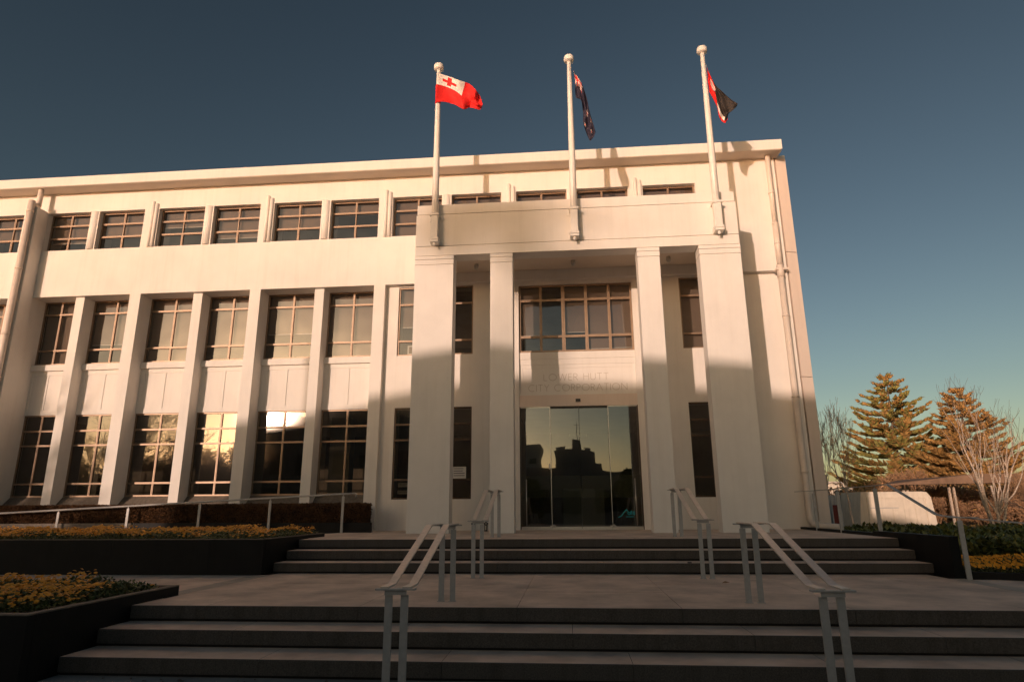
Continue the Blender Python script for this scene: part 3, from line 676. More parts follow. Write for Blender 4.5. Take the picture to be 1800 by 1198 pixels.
for xc, side, nm in ((-1.355, -1, 'left'), (1.885, 1, 'right')):
    stair_rail(xc, side, -4.49, 0.335, -5.86, -0.085, -0.465, -0.93, -3.91, -6.02, f'{nm} of the two double steel handrails on the foreground steps')
    stair_rail(xc, side, 0.12, 0.81, -1.30, 0.335, 0.0, -0.465, 0.77, -1.55, f'{nm} of the two double steel handrails on the upper steps by the columns')

# ramp rails
t = thing('ramp_handrail', 'slim steel handrail rising along the left ramp in front of the hedge', 'handrail', (-9, 3.28, -0.2))
rz = lambda x: 0.84 + (x+5.1)*0.0455
m = MB(); m.tube([(-15.5, 3.28, rz(-15.5)), (-5.12, 3.28, 0.84), (-4.84, 3.28, 0.85)], 0.021, 10); m.tube([(-4.84, 3.28, 0.85), (-4.80, 3.28, 0.84), (-4.80, 3.28, 0.77)], 0.019, 10); m.build('rail', MT['steel'], t)
for x in (-15.1, -13.55, -11.91, -10.2, -8.47, -6.8, -5.1):
    m = MB(); m.box(x-0.028, x+0.028, 3.27, 3.29, -0.02+min(0, (x+5.1)*0.0455), rz(x)-0.05); m.box(x-0.006, x+0.006, 3.274, 3.286, rz(x)-0.05, rz(x)-0.018); m.build('post', MT['steel'], t)
t = thing('ramp_handrail', 'steel handrail along the right side of the terrace, dropping down past the steps', 'handrail', (5.27, 1.5, 0))
m = MB(); flatbar(m, [(5.10, 4.2, 0.825), (5.27, 3.4, 0.83), (5.27, 0.25, 0.845), (5.27, 0.20, 0.84), (5.27, -1.12, 0.376), (5.29, -1.20, 0.36), (5.72, -1.62, 0.30), (6.6, -2.3, 0.19), (9, -3.6, 0.0)], 0.055, 0.014); m.build('rail', MT['steel'], t)
for x, y, z, zt in ((5.27, 3.58, 0, 0.82), (5.27, 2.3, 0, 0.825), (5.27, 0.68, 0, 0.835), (5.30, -1.62, -0.465, 0.345)):
    m = MB(); m.box(x-0.031, x+0.031, y-0.012, y+0.012, z, zt-0.045); m.box(x-0.007, x+0.007, y-0.007, y+0.007, zt-0.045, zt); m.build('post', MT['steel'], t)
    if y < 0: m = MB(); m.box(x-0.05, x+0.25, y-0.01, y+0.2, zt-0.012, zt-0.001); m.build('rail_bracket', MT['steel'], t)

# ------------------------------------------------------------------ planters, hedge
def leafbed(x0, x1, y0, y1, z, n_leaf, n_fl, h, name, label, slope=0, fsz=0.022, lsz=0.035, seed=1, patch=0.0):
    rr = random.Random(seed); m = MB()
    def hgt(x, y): return h*(0.62+0.55*(noise.noise(Vector((x*2.1, y*2.1, seed)))+0.3))
    for _ in range(n_leaf):
        x, y = rr.uniform(x0, x1), rr.uniform(y0, y1); e = min(1, min(x-x0, x1-x, y-y0, y1-y)/0.09)*0.5+0.5
        zz = z + rr.random()**0.6*hgt(x, y)*e*0.85 - 0.01; a = rr.uniform(0, 6.28); l = lsz*rr.uniform(0.6, 1.3); wd = l*0.32
        d = Vector((math.cos(a), math.sin(a), rr.uniform(0.1, 1.1))).normalized(); s = d.cross(Vector((0, 0, 1))).normalized()
        p = Vector((x, y, zz)); mi = 0 if rr.random() < 0.7 else 1
        m.quad(tuple(p), tuple(p+d*l*0.5+s*wd), tuple(p+d*l), tuple(p+d*l*0.5-s*wd), mi)
    for _ in range(n_fl):
        x, y = rr.uniform(x0+0.03, x1-0.03), rr.uniform(y0+0.03, y1-0.03)
        if noise.noise(Vector((x*1.3, y*1.7, seed+9))) < patch + rr.uniform(-0.35, 0.1): continue
        e = min(1, min(x-x0, x1-x, y-y0, y1-y)/0.09)*0.5+0.5
        zz = z + hgt(x, y)*e*rr.uniform(0.85, 1.15); r = fsz*rr.uniform(0.7, 1.15)
        nrm = Vector((rr.uniform(-.5, .5), rr.uniform(-.7, .3), 1)).normalized(); s = nrm.cross(Vector((0, 1, 0))).normalized(); q = nrm.cross(s)
        n0 = len(m.v); m.v.append(tuple(Vector((x, y, zz+r*0.35))))
        for k in range(7):
            an = k*2*math.pi/7; m.v.append(tuple(Vector((x, y, zz))+s*math.cos(an)*r+q*math.sin(an)*r))
        for k in range(7): m.face((n0, n0+1+k, n0+1+(k+1) % 7), 2)
    o = m.build(name, [MT['leaf'], MT['leaf2'], MT['flower']]); tag(o, label, 'flowers', kind='stuff'); return o
def planter(x0, x1, y0, y1, zb, zt, label, cw=0.07, joints=()):
    t = thing('planter', label, 'planter', ((x0+x1)/2, (y0+y1)/2, zb))
    cuts = [x0] + list(joints) + [x1]
    for a, b in zip(cuts, cuts[1:]): MB().box(a+0.002, b-0.002, y0, y0+cw, zb, zt-0.012).build('wall_panel', MT['black'], t)
    MB().box(x1-cw, x1, y0+cw+0.001, y1, zb, zt-0.012).build('wall_panel', MT['black'], t)
    MB().box(x0, x1-cw-0.001, y1-cw, y1, zb, zt-0.012).build('wall_panel', MT['black'], t)
    m = MB(); m.box(x0, x1, y0, y0+cw, zt-0.0115, zt); m.box(x1-cw, x1, y0+cw, y1, zt-0.0115, zt); m.box(x0, x1-cw, y1-cw, y1, zt-0.0115, zt); m.build('coping', MT['cope'], t)
    MB().box(x0+0.01, x1-cw-0.001, y0+cw+0.001, y1-cw-0.001, zb, zt-0.06).build('soil', MT['soil'], t)
    return t
planter(-16.5, -4.73, -1.23, 1.3, -0.465, 0.068, 'long black planter of orange flowers left of the upper steps', joints=(-13.4, -11.2, -9.3, -7.2, -5.6))
planter(-12.0, -4.65, -5.70, -3.50, -0.93, -0.355, 'black planter of orange flowers at the lower left corner', cw=0.09, joints=(-8.5, -6.5))
leafbed(-16.4, -4.80, -1.15, 1.22, 0.01, 60000, 11000, 0.20, 'flowers', 'orange flowers filling the long planter below the hedge', seed=3, fsz=0.024)
leafbed(-9.6, -4.78, -5.42, -3.66, -0.415, 30000, 3800, 0.21, 'flowers', 'orange flowers and green leaves in the lower left planter', seed=7, fsz=0.022, lsz=0.045, patch=0.05)
# ramp and kerb
m = MB(); m.prism([(-5.05, 0.0), (-5.05, -0.6), (-16.5, -0.6), (-16.5, -0.52)], 1.31, 3.395, 'y'); tag(m.build('ramp', MT['tread']), 'concrete access ramp climbing to the terrace behind the flowers', kind='structure')
kb = thing('kerb_wall', 'low dark kerb wall under the hedge beside the ramp', 'wall', (-9, 3.45, 0))
for a, b in ((-16.5, -13.2), (-13.2, -10.1), (-10.1, -7.3), (-7.3, -4.47)): MB().box(a+.002, b-.002, 3.40, 3.49, -0.6, 0.225 if b < -5 else 0.215).build('wall_panel', MT['cope'] if b < -9 else MT['black'], kb)  # brown panels carry the sunlit stretch in their colour, black ones the shaded
hd = thing('hedge', 'clipped brown hedge running along the foot of the building', 'hedge', (-10, 3.85, 0.2))
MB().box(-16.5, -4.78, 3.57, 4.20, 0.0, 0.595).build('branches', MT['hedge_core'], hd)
m = MB(); rr = random.Random(8)
for _ in range(60000):
    f = rr.random(); x = rr.uniform(-15.5, -4.72)
    if f < 0.6: p = Vector((x, 3.55+rr.gauss(0, 0.012), rr.uniform(0.1, 0.62)))
    elif f < 0.95: p = Vector((x, rr.uniform(3.54, 4.2), 0.61+rr.gauss(0, 0.01)))
    else: p = Vector((-4.74+rr.gauss(0, 0.012), rr.uniform(3.54, 4.2), rr.uniform(0.1, 0.62)))
    d = Vector((rr.uniform(-1, 1), rr.uniform(-1, .4), rr.uniform(-.6, 1))).normalized(); s = d.orthogonal().normalized(); l = rr.uniform(0.022, 0.048)
    m.quad(tuple(p), tuple(p+d*l*.5+s*l*.35), tuple(p+d*l), tuple(p+d*l*.5-s*l*.35))
m.build('leaves', MT['hedge'], hd)['kind'] = 'stuff'

# right hand dark wall and bed
t = thing('retaining_wall', 'black retaining wall at the right end of the upper steps', 'wall', (5.3, 0, -0.465))
MB().box(5.225, 5.345, -1.43, 0.9, -0.93, 0.085).build('wall_panel', MT['black'], t); MB().box(5.255, 5.375, 0.902, 5.6, -0.93, 0.05).build('wall_panel', MT['black'], t)
t = thing('garden_kerb', 'low black kerb in front of the right hand flower bed', 'kerb', (7, -2, -0.465))
for (xa, ya), (xb, yb) in (((5.35, -1.43), (7.2, -2.45)), ((7.21, -2.455), (9.6, -3.75))):
    m = MB(); d = Vector((xb-xa, yb-ya)).normalized(); n = Vector((-d.y, d.x))*0.1
    m.prism([(xa, ya), (xb, yb), (xb+n.x, yb+n.y), (xa+n.x, ya+n.y)], -0.6, -0.375, 'z'); m.build('kerb_panel', MT['black'], t)
m = MB(); m.prism([(5.35, -1.30), (7.2, -2.33), (9.6, -3.6), (22, -3.6), (22, 9.5), (5.6, 9.5), (5.35, 5)], -0.93, -0.44, 'z'); tag(m.build('garden_bed', MT['soil']), 'dark soil of the garden bed right of the terrace', kind='structure')
def leafpoly(name, label, pts_fn, n_leaf, n_fl, h, seed, z, fsz=0.022, lsz=0.05, mats=None):
    rr = random.Random(seed); m = MB()
    for i in range(n_leaf+n_fl):
        x, y = pts_fn(rr); hh = h*(0.6+0.7*(noise.noise(Vector((x*1.2, y*1.2, seed)))+0.4))
        if i < n_leaf:
            zz = z + rr.random()**0.6*hh*0.9; a = rr.uniform(0, 6.28); l = lsz*rr.uniform(0.6, 1.4); wd = l*0.28
            d = Vector((math.cos(a), math.sin(a), rr.uniform(0.1, 1.3))).normalized(); s = d.cross(Vector((0, 0, 1))).normalized(); p = Vector((x, y, zz))
            m.quad(tuple(p), tuple(p+d*l*.5+s*wd), tuple(p+d*l), tuple(p+d*l*.5-s*wd), 0 if rr.random() < .5 else 1)
        else:
            zz = z+hh*rr.uniform(0.8, 1.1); r = fsz*rr.uniform(.7, 1.15); n0 = len(m.v); m.v.append((x, y-r*.3, zz))
            for k in range(6): an = k*math.pi/3; m.v.append((x+r*math.cos(an), y-0.2*r+0.5*r*math.sin(an), zz+r*math.sin(an)*0.8))
            for k in range(6): m.face((n0, n0+1+k, n0+1+(k+1) % 6), 2)
    return tag(m.build(name, mats or [MT['leaf'], MT['leaf2'], MT['flower']]), label, 'flowers', kind='stuff')
def pf_(rr):
    x = rr.uniform(5.45, 9.6); y0 = -1.30-(x-5.35)*0.555; return x, rr.uniform(y0+0.02, y0+1.9)
leafpoly('flowers', 'orange flowers massed behind the low kerb at right', pf_, 26000, 3300, 0.17, 21, -0.44, lsz=0.04)
def pg_(rr):
    y = rr.uniform(0.4, 7.5); return rr.uniform(5.6+max(0, y-1)*0.25, 13), y
o = leafpoly('ground_cover', 'dark green leafy ground cover behind the flowers at right', pg_, 60000, 0, 0.42, 23, -0.44, lsz=0.12, mats=[MT['leaf'], MT['leaf2'], MT['grass']]); o['category'] = 'plants'
def ph_(rr): return rr.uniform(9, 24), rr.uniform(9, 24)
o = leafpoly('rough_grass', 'rough brown and green grass below the shed and trees', ph_, 60000, 0, 0.22, 25, -0.78, lsz=0.22, mats=[MT['grass'], MT['pine2'], MT['grass']]); o['category'] = 'grass'

# small things
t = thing('litter', 'tiny white paper scrap lying on the upper steps', 'litter', (1.67, -0.85, -0.31)); m = MB(); m.prism([(1.60, -0.90), (1.70, -0.89), (1.73, -0.85), (1.64, -0.84)], -0.309, -0.304, 'z'); m.build('paper', MT['paper'], t)
MB().box(1.735, 1.79, -0.90, -0.86, -0.309, -0.296).build('wrapper', MT['navy'], t)
t = thing('boot_scraper', 'small black boot scraper against the wall behind the left handrail', 'boot scraper', (-2.1, 3.9, 0))
m = MB()
for x in (-2.22, -1.93):
    m.box(x-0.035, x+0.035, 3.87, 3.93, 0.0, 0.16); m.tube([(x-0.05, 3.9, 0.16), (x, 3.9, 0.20), (x+0.05, 3.9, 0.16)], 0.015, 8)
m.build('bracket', MT['black_plastic'], t); m = MB()
for x in (-2.22, -1.93): m.box(x-0.012, x+0.012, 3.855, 3.869, 0.03, 0.13)
m.build('scraper_blade', MT['brush'], t)

t = thing('fallen_leaf', 'single small orange dead leaf lying on the landing at right', 'leaf', (2.0, -2.1, -0.465)); m = MB(); m.v = [(1.95, -2.1, -0.462), (2.0, -2.13, -0.45), (2.06, -2.09, -0.455), (2.0, -2.06, -0.44)]; m.face((0, 1, 2, 3)); m.build('blade', MT['twig'], t)
m = MB(); rr = random.Random(44)
for _ in range(70):
    x, y = rr.gauss(-3.3, 0.8), rr.uniform(-5.9, -5.28); a = rr.uniform(0, 6.28); l = rr.uniform(.015, .045)
    m.quad((x, y, -.926), (x+l*math.cos(a), y+l*math.sin(a), -.918), (x+l*1.6*math.cos(a+.4), y+l*1.6*math.sin(a+.4), -.924), (x+l*math.cos(a+.9), y+l*math.sin(a+.9), -.92))
tag(m.build('leaf_litter', MT['bark']), 'brown leaf litter at the foot of the lowest step, left', 'leaves', kind='stuff')

# ------------------------------------------------------------------ right hand background
t = thing('shed', 'cream shed with shallow wall panels, sunlit beside the canopy', 'shed', (17, 25, -0.78))
m = MB(); m.prism([(15.05, -0.78), (18.95, -0.78), (18.80, 0.95), (18.62, 1.20), (18.40, 1.235), (15.30, 1.235)], 25.0, 27.5, 'y'); m.build('wall', MT['shed'], t)
m = MB(); holed(m, 15.55, 18.60, -0.60, 0.98, 24.95, 24.999, [(15.68, 18.48, -0.60, 0.90)]); m.build('frame', MT['shed'], t)
for i in range(5):
    x = 15.70+i*0.555; MB().box(x+0.008, x+0.545, 24.975, 24.998, -0.58, 0.36).build('panel', MT['shed'], t)
MB().box(15.69, 17.1, 24.97, 24.998, 0.40, 0.43).build('plate', MT['grey'], t)
t = thing('fence', 'grey corrugated metal fence left of the cream shed', 'fence', (15, 27.8, -0.78))
m = MB(); n0 = 0; xs = [13.0+0.06*i for i in range(60)]
for i, x in enumerate(xs):
    y = 27.8+(0.04 if i % 4 in (0, 1) else 0); m.v += [(x, y, -0.78), (x, y, 1.12), (x, y+0.01, 1.12), (x, y+0.01, -0.78)]
for i in range(len(xs)-1):
    a = i*4; b = a+4; m.face((a, b, b+1, a+1)); m.face((a+2, b+2, b+3, a+3)); m.face((a+1, b+1, b+2, a+2))
m.build('corrugated_sheet', MT['grey'], t); 
m = MB(); m.box(13.0, 16.5, 27.86, 27.92, 0.9, 0.98); m.build('fence_rail', MT['grey'], t)
t = thing('gate', 'narrow dark red gate in front of the grey corrugated fence', 'gate', (14.55, 26.5, -0.6)); MB().box(14.36, 14.80, 26.5, 26.55, -0.62, 0.58).build('gate_leaf', MT['reddoor'], t)
for x in (14.33, 14.82): MB().box(x-0.03, x+0.03, 26.48, 26.57, -0.78, 0.62).build('gate_post', MT['grey'], t)
t = thing('canopy', 'thin dark brown flat canopy roof on paired pale posts', 'canopy', (24, 29, -0.7))
m = MB(); n0 = 0
m.v = [(18.0, 28.3, 1.67), (23.3, 27.6, 1.71), (36, 26.8, 1.71), (36, 32, 1.85), (21, 33, 1.85), (18.0, 28.35, 1.70), (22.8, 27.8, 2.23), (36, 27.0, 2.29), (36, 32, 2.29), (21, 33, 2.10)]
for f in ((4,3,2,1,0), (5,6,7,8,9), (0,1,6,5), (1,2,7,6), (2,3,8,7), (3,4,9,8), (4,0,5,9)): m.face(f)
m.build('roof', MT['canopy'], t)
for x, y in ((21.95, 29), (22.20, 29), (19.9, 30.0), (20.12, 30.0), (27.6, 29), (27.85, 29)):
    m = MB(); m.box(x-0.055, x+0.055, y-0.055, y+0.055, -0.78, 1.75); m.build('post', MT['whitebark'], t)
t = thing('far_building', 'distant pale flat roofed building behind the bare trees at right', 'building', (33, 70, -0.8)); MB().box(27, 37, 70, 78, -0.8, 3.15).build('wall', MT['shed'], t)
for i in range(5): MB().box(28+i*1.7, 29.1+i*1.7, 69.95, 69.99, 1.3, 2.4).build('window', MT['darkwin'], t)
m = MB(); m.box(26.8, 37.2, 69.8, 78.2, 3.151, 3.4); m.build('roof', MT['city2'], t)

# trees
def grow(m, tw, p, d, r, L, lev, rr, up=0.25, mi=0, thin=0.003, split=(2, 3), spread=0.55):
    n = 4; pts = [p.copy()]; q = p.copy(); dd = d.copy()
    for i in range(n):
        dd = (dd + Vector((rr.gauss(0, .10), rr.gauss(0, .10), rr.gauss(0, .06)+up*0.12))).normalized(); q = q+dd*L/n; pts.append(q.copy())
    tgt = m if lev > 1 else tw
    tgt.tube(pts, [max(thin, r*(1-0.42*i/n)) for i in range(n+1)], 6 if r > 0.03 else 3, 0, cap=False)
    if lev <= 0: return
    for k in range(rr.randint(*split)+ (1 if lev > 2 else 0)):
        i = rr.choice([2, 3, 4, 4]); a = rr.uniform(0, 6.28); o = dd.orthogonal().normalized(); o = (Matrix.Rotation(a, 3, dd) @ o)
        nd = (dd*(1-spread*0.45) + o*spread*rr.uniform(.6, 1.2) + Vector((0, 0, up*0.5))).normalized()
        grow(m, tw, pts[i], nd, max(thin, r*0.58*rr.uniform(.8, 1.1)), L*rr.uniform(.62, .85), lev-1, rr, up, mi, thin, split, spread)
def bare_tree(name, loc, H, r, seed, label, mt='bark', lev=6, stems=1, lean=0.15, up=0.3, spread=0.5, L0=0.28, thin=0.006, group=None, twm='twig', cat='tree', split=(2, 3)):
    rr = random.Random(seed); t = thing(name, label, cat, loc, group); m, tw = MB(), MB()
    for s in range(stems):
        a = rr.uniform(0, 6.28); d = Vector((math.cos(a)*lean, math.sin(a)*lean, 1)).normalized()
        grow(m, tw, Vector(loc)+Vector((math.cos(a), math.sin(a), 0))*0.08*(stems > 1), d, r, H*L0*rr.uniform(.9, 1.1), lev, rr, up, 0, thin, split, spread)
    m.build('trunk', MT[mt], t, org=loc)
    if tw.v: tw.build('crown', MT[twm], t, org=loc)
    return t
def norfolk(loc, H, Rm, seed, label, mt, whorls=18):
    rr = random.Random(seed); t = thing('norfolk_pine', label, 'tree', loc, 'norfolk pines'); L = Vector(loc)
    m = MB(); m.tube([loc, (loc[0], loc[1], loc[2]+H*0.55), (loc[0]+.1, loc[1], loc[2]+H)], [H*0.018, H*0.011, 0.03], 8); m.build('trunk', MT['bark'], t)
    br, fo = MB(), MB(); m2 = 'pine2' if mt == 'pine' else 'pine3'
    for wI in range(whorls):
        f = wI/(whorls-1); z = H*(0.13+0.85*f); rad = Rm*(1.0-f)**0.72*rr.uniform(.88, 1.08)+0.10*Rm; nb = 6 if f < 0.8 else 5
        a0 = rr.uniform(0, 6.28)
        for b in range(nb):
            a = a0+b*2*math.pi/nb+rr.gauss(0, .12); out = Vector((math.cos(a), math.sin(a), 0)); side = Vector((-out.y, out.x, 0)); rl = rad*rr.uniform(.75, 1.1)
            pts = []
            for i in range(6):
                s = i/5; pts.append(L+Vector((0, 0, z+rr.gauss(0, .05)))+out*rl*s+Vector((0, 0, rl*(-0.06*math.sin(s*3.1)+0.22*s*s))))
            br.tube(pts, [0.05*(1-f)+.02]+[0.035*(1-s/5*.8)*(1-f*.5) for s in range(1, 6)], 4, cap=False)
            nl = max(4, int(rl*3.4))
            for k in range(nl):
                s = 0.22+0.78*(k+rr.random())/nl; x = s*5; i = min(4, int(x)); p = pts[i].lerp(pts[i+1], x-i)
                for sg in (-1, 1):
                    ll = (0.25+0.62*rl*0.30*(1.25-s))*rr.uniform(.7, 1.2); d = (out*0.75+side*sg*rr.uniform(.5, 1.0)+Vector((0, 0, rr.uniform(.10, .42)))).normalized()
                    q = [p, p+d*ll*.5+Vector((0, 0, .03)), p+d*ll+Vector((0, 0, .09))]
                    rad_ = 0.105+0.06*rr.random(); fo.tube(q, [rad_*.7, rad_*1.15, rad_*.3], 4, rr.randint(0, 1), cap=False, sm=False)
                    for _ in range(14):
                        c = q[0].lerp(q[2], rr.random()); nd = (d*.7+Vector((rr.gauss(0, .6), rr.gauss(0, .6), rr.gauss(.45, .4)))).normalized(); l = rr.uniform(.12, .26); sd = nd.orthogonal().normalized()*.03
                        fo.quad(tuple(c-sd), tuple(c+sd), tuple(c+nd*l+sd*.3), tuple(c+nd*l-sd*.3), rr.randint(0, 1))
    br.build('branches', MT['bark'], t, org=loc); fo.build('crown', [MT[mt], MT[m2]], t, org=loc)
    return t
norfolk((31.9, 55, -0.8), 14.0, 6.2, 4, 'taller norfolk pine with open tiers of branches, left of the pair', 'pine')
norfolk((34.4, 48, -0.8), 11.3, 4.9, 9, 'shorter, more orange norfolk pine overlapping the right side of the taller one', 'pine2')
bare_tree('birch_tree', (15.5, 30, -0.8), 8.0, 0.075, 31, 'leafless birch right beside the corner of the building', 'whitebark', 6, 2, .07, .55, .34, .31, .0075, 'bare birch trees', 'bark', 'tree', (2, 2))
bare_tree('birch_tree', (14.35, 24, -0.75), 6.6, 0.07, 32, 'leafless birch in front of the cream shed', 'whitebark', 6, 1, .10, .50, .34, .31, .007, 'bare birch trees', 'twig', 'tree', (2, 2))
bare_tree('birch_tree', (13.95, 12, -0.75), 5.0, 0.055, 33, 'leafless multi stemmed white birch at the right edge', 'whitebark', 5, 5, .09, .55, .32, .36, .004, 'bare birch trees', 'bark', 'tree', (1, 2))
bare_tree('birch_tree', (16.9, 14, -0.75), 3.6, 0.05, 37, 'short leafless tree under the canopy at the far right', 'bark', 6, 2, .3, .3, .6, .26, .005, 'bare birch trees', 'twig')
for i, (x, y, H, lb) in enumerate(((21.2, 29, 2.6, 'brown leafless shrub immediately right of the cream shed'), (23.4, 31, 3.0, 'tall brown leafless shrub behind the canopy posts'), (25.6, 29, 2.8, 'brown leafless shrub behind the white birch stems'), (27.8, 31, 2.9, 'brown leafless shrub at the right edge of the photo'), (24.5, 40, 4.4, 'brown leafless shrub in front of the pine trunks'))):
    bare_tree('bare_shrub', (x*1.10, y+4.5, -0.8), H*1.1, 0.05, 50+i, lb, 'twig', 6, 7, 0.55, .22, .75, .29, .018, 'bare brown shrubs', 'twig', 'shrub')
m = MB(); rr = random.Random(77)
for _ in range(26000):
    x = rr.uniform(19.5, 60); y = rr.uniform(33, 46); h = 3.1*(0.55+0.6*(noise.noise(Vector((x*.25, y*.25, 3)))+.3)); p = Vector((x, y, -0.8+rr.random()**.7*h))
    d = Vector((rr.gauss(0, .7), rr.gauss(0, .7), rr.gauss(.5, .5))).normalized(); s = d.orthogonal().normalized(); l = rr.uniform(.25, .6); m.quad(tuple(p), tuple(p+d*l*.5+s*l*.12), tuple(p+d*l), tuple(p+d*l*.5-s*l*.12), rr.randint(0, 1))
tag(m.build('thicket', [MT['twig'], MT['pine2']]), 'brown tangled thicket behind the canopy and shed', 'thicket', kind='stuff')
t = thing('plant_stake', 'thin pale stake in the green bed at right', 'stake', (9.75, 6, -0.5)); m = MB(); m.tube([(9.72, 6, -0.12), (9.78, 6, -0.56)], 0.02, 6); m.build('stake', MT['whitebark'], t); MB().box(9.66, 9.78, 5.98, 6.0, -0.16, -0.08).build('tag', MT['paper'], t)

# ------------------------------------------------------------------ across the road: what the glass mirrors and what shades the front
def block(label, prof, y0, y1, mt='city', wins=True):
    x0, x1 = prof[0][0], prof[-1][0]; t = thing('city_building', label, 'building', ((x0+x1)/2, y0, -0.93))
    m = MB(); m.prism([(x0, -0.93)]+prof+[(x1, -0.93)], y0, y1, 'y'); m.build('wall', MT[mt], t)
    if wins:
        zt = min(z for _, z in prof); nz_ = int((zt-0.5)/3); xx = x0+0.8
        while xx < x1-2:
            for k in range(max(1, nz_)): MB().box(xx, xx+1.6, y0+0.002, y0+0.04, 0.2+k*3, 1.9+k*3).build('window', MT['darkwin'], t)
            xx += 2.6
    return t
block('tall dark office block across the road that shades the entrance', [(-25.4, 7.7), (-23.2, 7.95), (-22.3, 8.2), (-20.9, 8.46), (-18.6, 8.76), (-17.2, 8.90), (-16.4, 8.74), (-15.0, 8.62), (-13.6, 8.46), (-12.0, 8.34), (-11.2, 8.22), (-9.3, 8.05)], -30, -40)
block('low dark shop across the road behind the viewer', [(-9.2, 5.2), (-3.9, 5.2), (-3.8, 3.4), (-1.1, 3.4), (-1.05, 4.9), (0.3, 4.9), (0.32, 5.9), (0.9, 5.9), (0.92, 4.85), (2.05, 4.82), (2.1, 3.86), (2.7, 3.85), (2.75, 3.4), (14, 3.4)], -30.5, -38)
block('pale distant apartment block across the road', [(-12.0, 14.0), (-6.4, 14.0)], -120, -135, 'city2')
block('long low building far across the road at left', [(-120, 4.6), (-60, 4.6), (-59.9, 6.4), (-46, 6.4)], -62, -75)
for i, (x, y, H, sd, lb) in enumerate(((-27.0, -16, 9.2, 91, 'tall leafless street tree across the road, nearest the office block'), (-23.6, -13, 8.2, 92, 'leafless street tree across the road with forked trunk'), (-33, -24, 10, 93, 'leafless tree farther along the road'), (-29.0, -28.5, 9, 94, 'leafless tree beside the end wall of the office block'), (-37.5, -31, 9.5, 95, 'leafless tree standing before the long low building'), (-44, -33, 9.5, 96, 'leafless tree farthest left along the road'))):
    bare_tree('street_tree', (x, y, -0.93), H, 0.17, sd, lb, 'bark', 6, 1, .12, .22, .62, .29, (.014 if i < 2 else .007), 'leafless street trees', 'bark')
t = thing('street_lamp', 'tall slim street lamp across the road', 'street lamp', (-18.8, -20.2, -0.93)); m = MB(); m.tube([(-18.8, -20.2, -0.93), (-18.8, -20.2, 8.9)], [0.13, 0.09], 10); m.build('post', MT['steel'], t)
m = MB(); m.box(-18.95, -18.65, -20.4, -20.0, 8.9, 9.0); m.build('lamp_head', MT['steel'], t)
t = thing('tall_tree', 'tall slim tree with small leafy crown beyond the office block', 'tree', (-39.6, -77, -0.93)); m = MB(); m.tube([(-39.6, -77, -0.93), (-39.8, -77, 10), (-39.3, -77, 18.5)], [.35, .22, .08], 8); m.build('trunk', MT['bark'], t)
m = MB(); rr = random.Random(5)
for cx, cz, rx, rz_, n in ((-40.3, 19.1, .8, .5, 620), (-40.6, 18.4, .35, .7, 300), (-39.1, 18.3, .32, .95, 420), (-39.3, 19.2, 1.1, .35, 380), (-37.9, 18.9, .9, .5, 120), (-38.0, 17.9, .4, .5, 60), (-41.3, 18.6, .5, .5, 100)):
    for _ in range(int(n*1.5)):
        v = Vector((rr.gauss(0, .42)*rx, rr.gauss(0, .8), rr.gauss(0, .42)*rz_)); p = Vector((cx, -77, cz))+v; d = Vector((rr.gauss(0, 1), rr.gauss(0, 1), rr.gauss(0, 1))).normalized(); s = d.orthogonal().normalized(); l = .16
        m.quad(tuple(p), tuple(p+d*l*.5+s*l*.4), tuple(p+d*l), tuple(p+d*l*.5-s*l*.4))
m.build('crown', MT['leaf'], t)

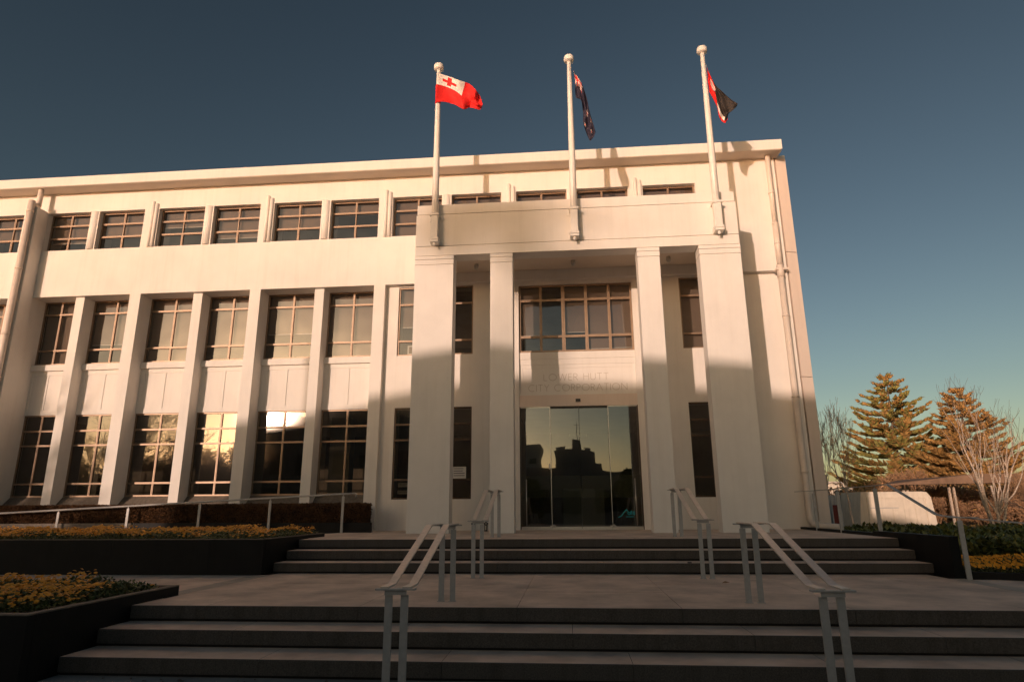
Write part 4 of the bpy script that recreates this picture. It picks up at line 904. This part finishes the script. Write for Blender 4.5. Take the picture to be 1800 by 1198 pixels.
def leafy(loc, H, rad, seed, label, n=5200, l0=.30):
    rr = random.Random(seed); t = thing('evergreen_tree', label, 'tree', loc, 'dense evergreens across the road')
    m = MB(); m.tube([loc, (loc[0]+.1, loc[1], loc[2]+H*.7)], [.16, .06], 7); m.build('trunk', MT['bark'], t, org=loc); m = MB()
    cl = [(rr.gauss(0, .42)*rad, rr.gauss(0, .42)*rad, H*rr.uniform(.28, .9), rad*rr.uniform(.28, .5)) for _ in range(9)]
    for _ in range(n):
        c = rr.choice(cl); v = Vector((rr.gauss(0, 1), rr.gauss(0, 1), rr.gauss(0, 1))).normalized()*c[3]*rr.uniform(.6, 1.1)
        p = Vector(loc)+Vector((c[0], c[1], c[2]))+Vector((v.x, v.y, v.z*.8)); d = Vector((rr.gauss(0, 1), rr.gauss(0, 1), rr.gauss(0, 1))).normalized(); q = d.orthogonal().normalized(); l = l0*rr.uniform(.6, 1.2)
        m.quad(tuple(p), tuple(p+d*l*.5+q*l*.35), tuple(p+d*l), tuple(p+d*l*.5-q*l*.35))
    m.build('crown', MT['leaf'], t, org=loc)
for i, (x, y, H, rad, lb) in enumerate(((-27.9, -34, 7.0, 2.3, 'added dense evergreen tucked against the end of the office block'), (-31.4, -34, 7.0, 2.7, 'added dense evergreen second from the office block across the road'), (-35.4, -33, 6.0, 2.6, 'added dense evergreen third from the office block across the road'), (-39.8, -34, 4.8, 2.6, 'added dense evergreen behind the leafless trees across the road'), (-44.5, -35, 5.6, 2.8, 'added dense evergreen farthest left across the road'),  # evergreens added to darken the sky glare mirrored in ground floor windows
                                 (4.3, -27, 4.4, 1.3, 'small rounded street tree before the low shop across the road'), (-3.0, -27.5, 3.6, 1.0, 'small street tree left of the low shop across the road'))):
    leafy((x, y, -0.93), H, rad, 130+i, lb)
for x, y, z, a, b, c, lb in ((-0.6, -32, 4.9, .7, .8, .35, 'boxy roof vent on the low shop across the road'), (1.5, -32, 4.83, .4, .5, .28, 'small roof vent at the right of the shop across the road')):
    t = thing('roof_vent', lb, 'vent', (x, y, z)); MB().box(x-a/2, x+a/2, y-b/2, y+b/2, z+.02, z+c).build('housing', MT['grey'], t); m = MB(); m.box(x-a/2-.04, x+a/2+.04, y-b/2-.04, y+b/2+.04, z+c+.001, z+c+.04); m.build('lid', MT['grey'], t)
t = thing('antenna', 'thin mast on the tallest part of the shop across the road', 'antenna', (.75, -32, 5.9)); m = MB(); m.tube([(.75, -32, 5.9), (.75, -32, 7.4)], .03, 6); m.tube([(.45, -32, 7.0), (1.05, -32, 7.0)], .02, 5); m.build('mast', MT['steel'], t)
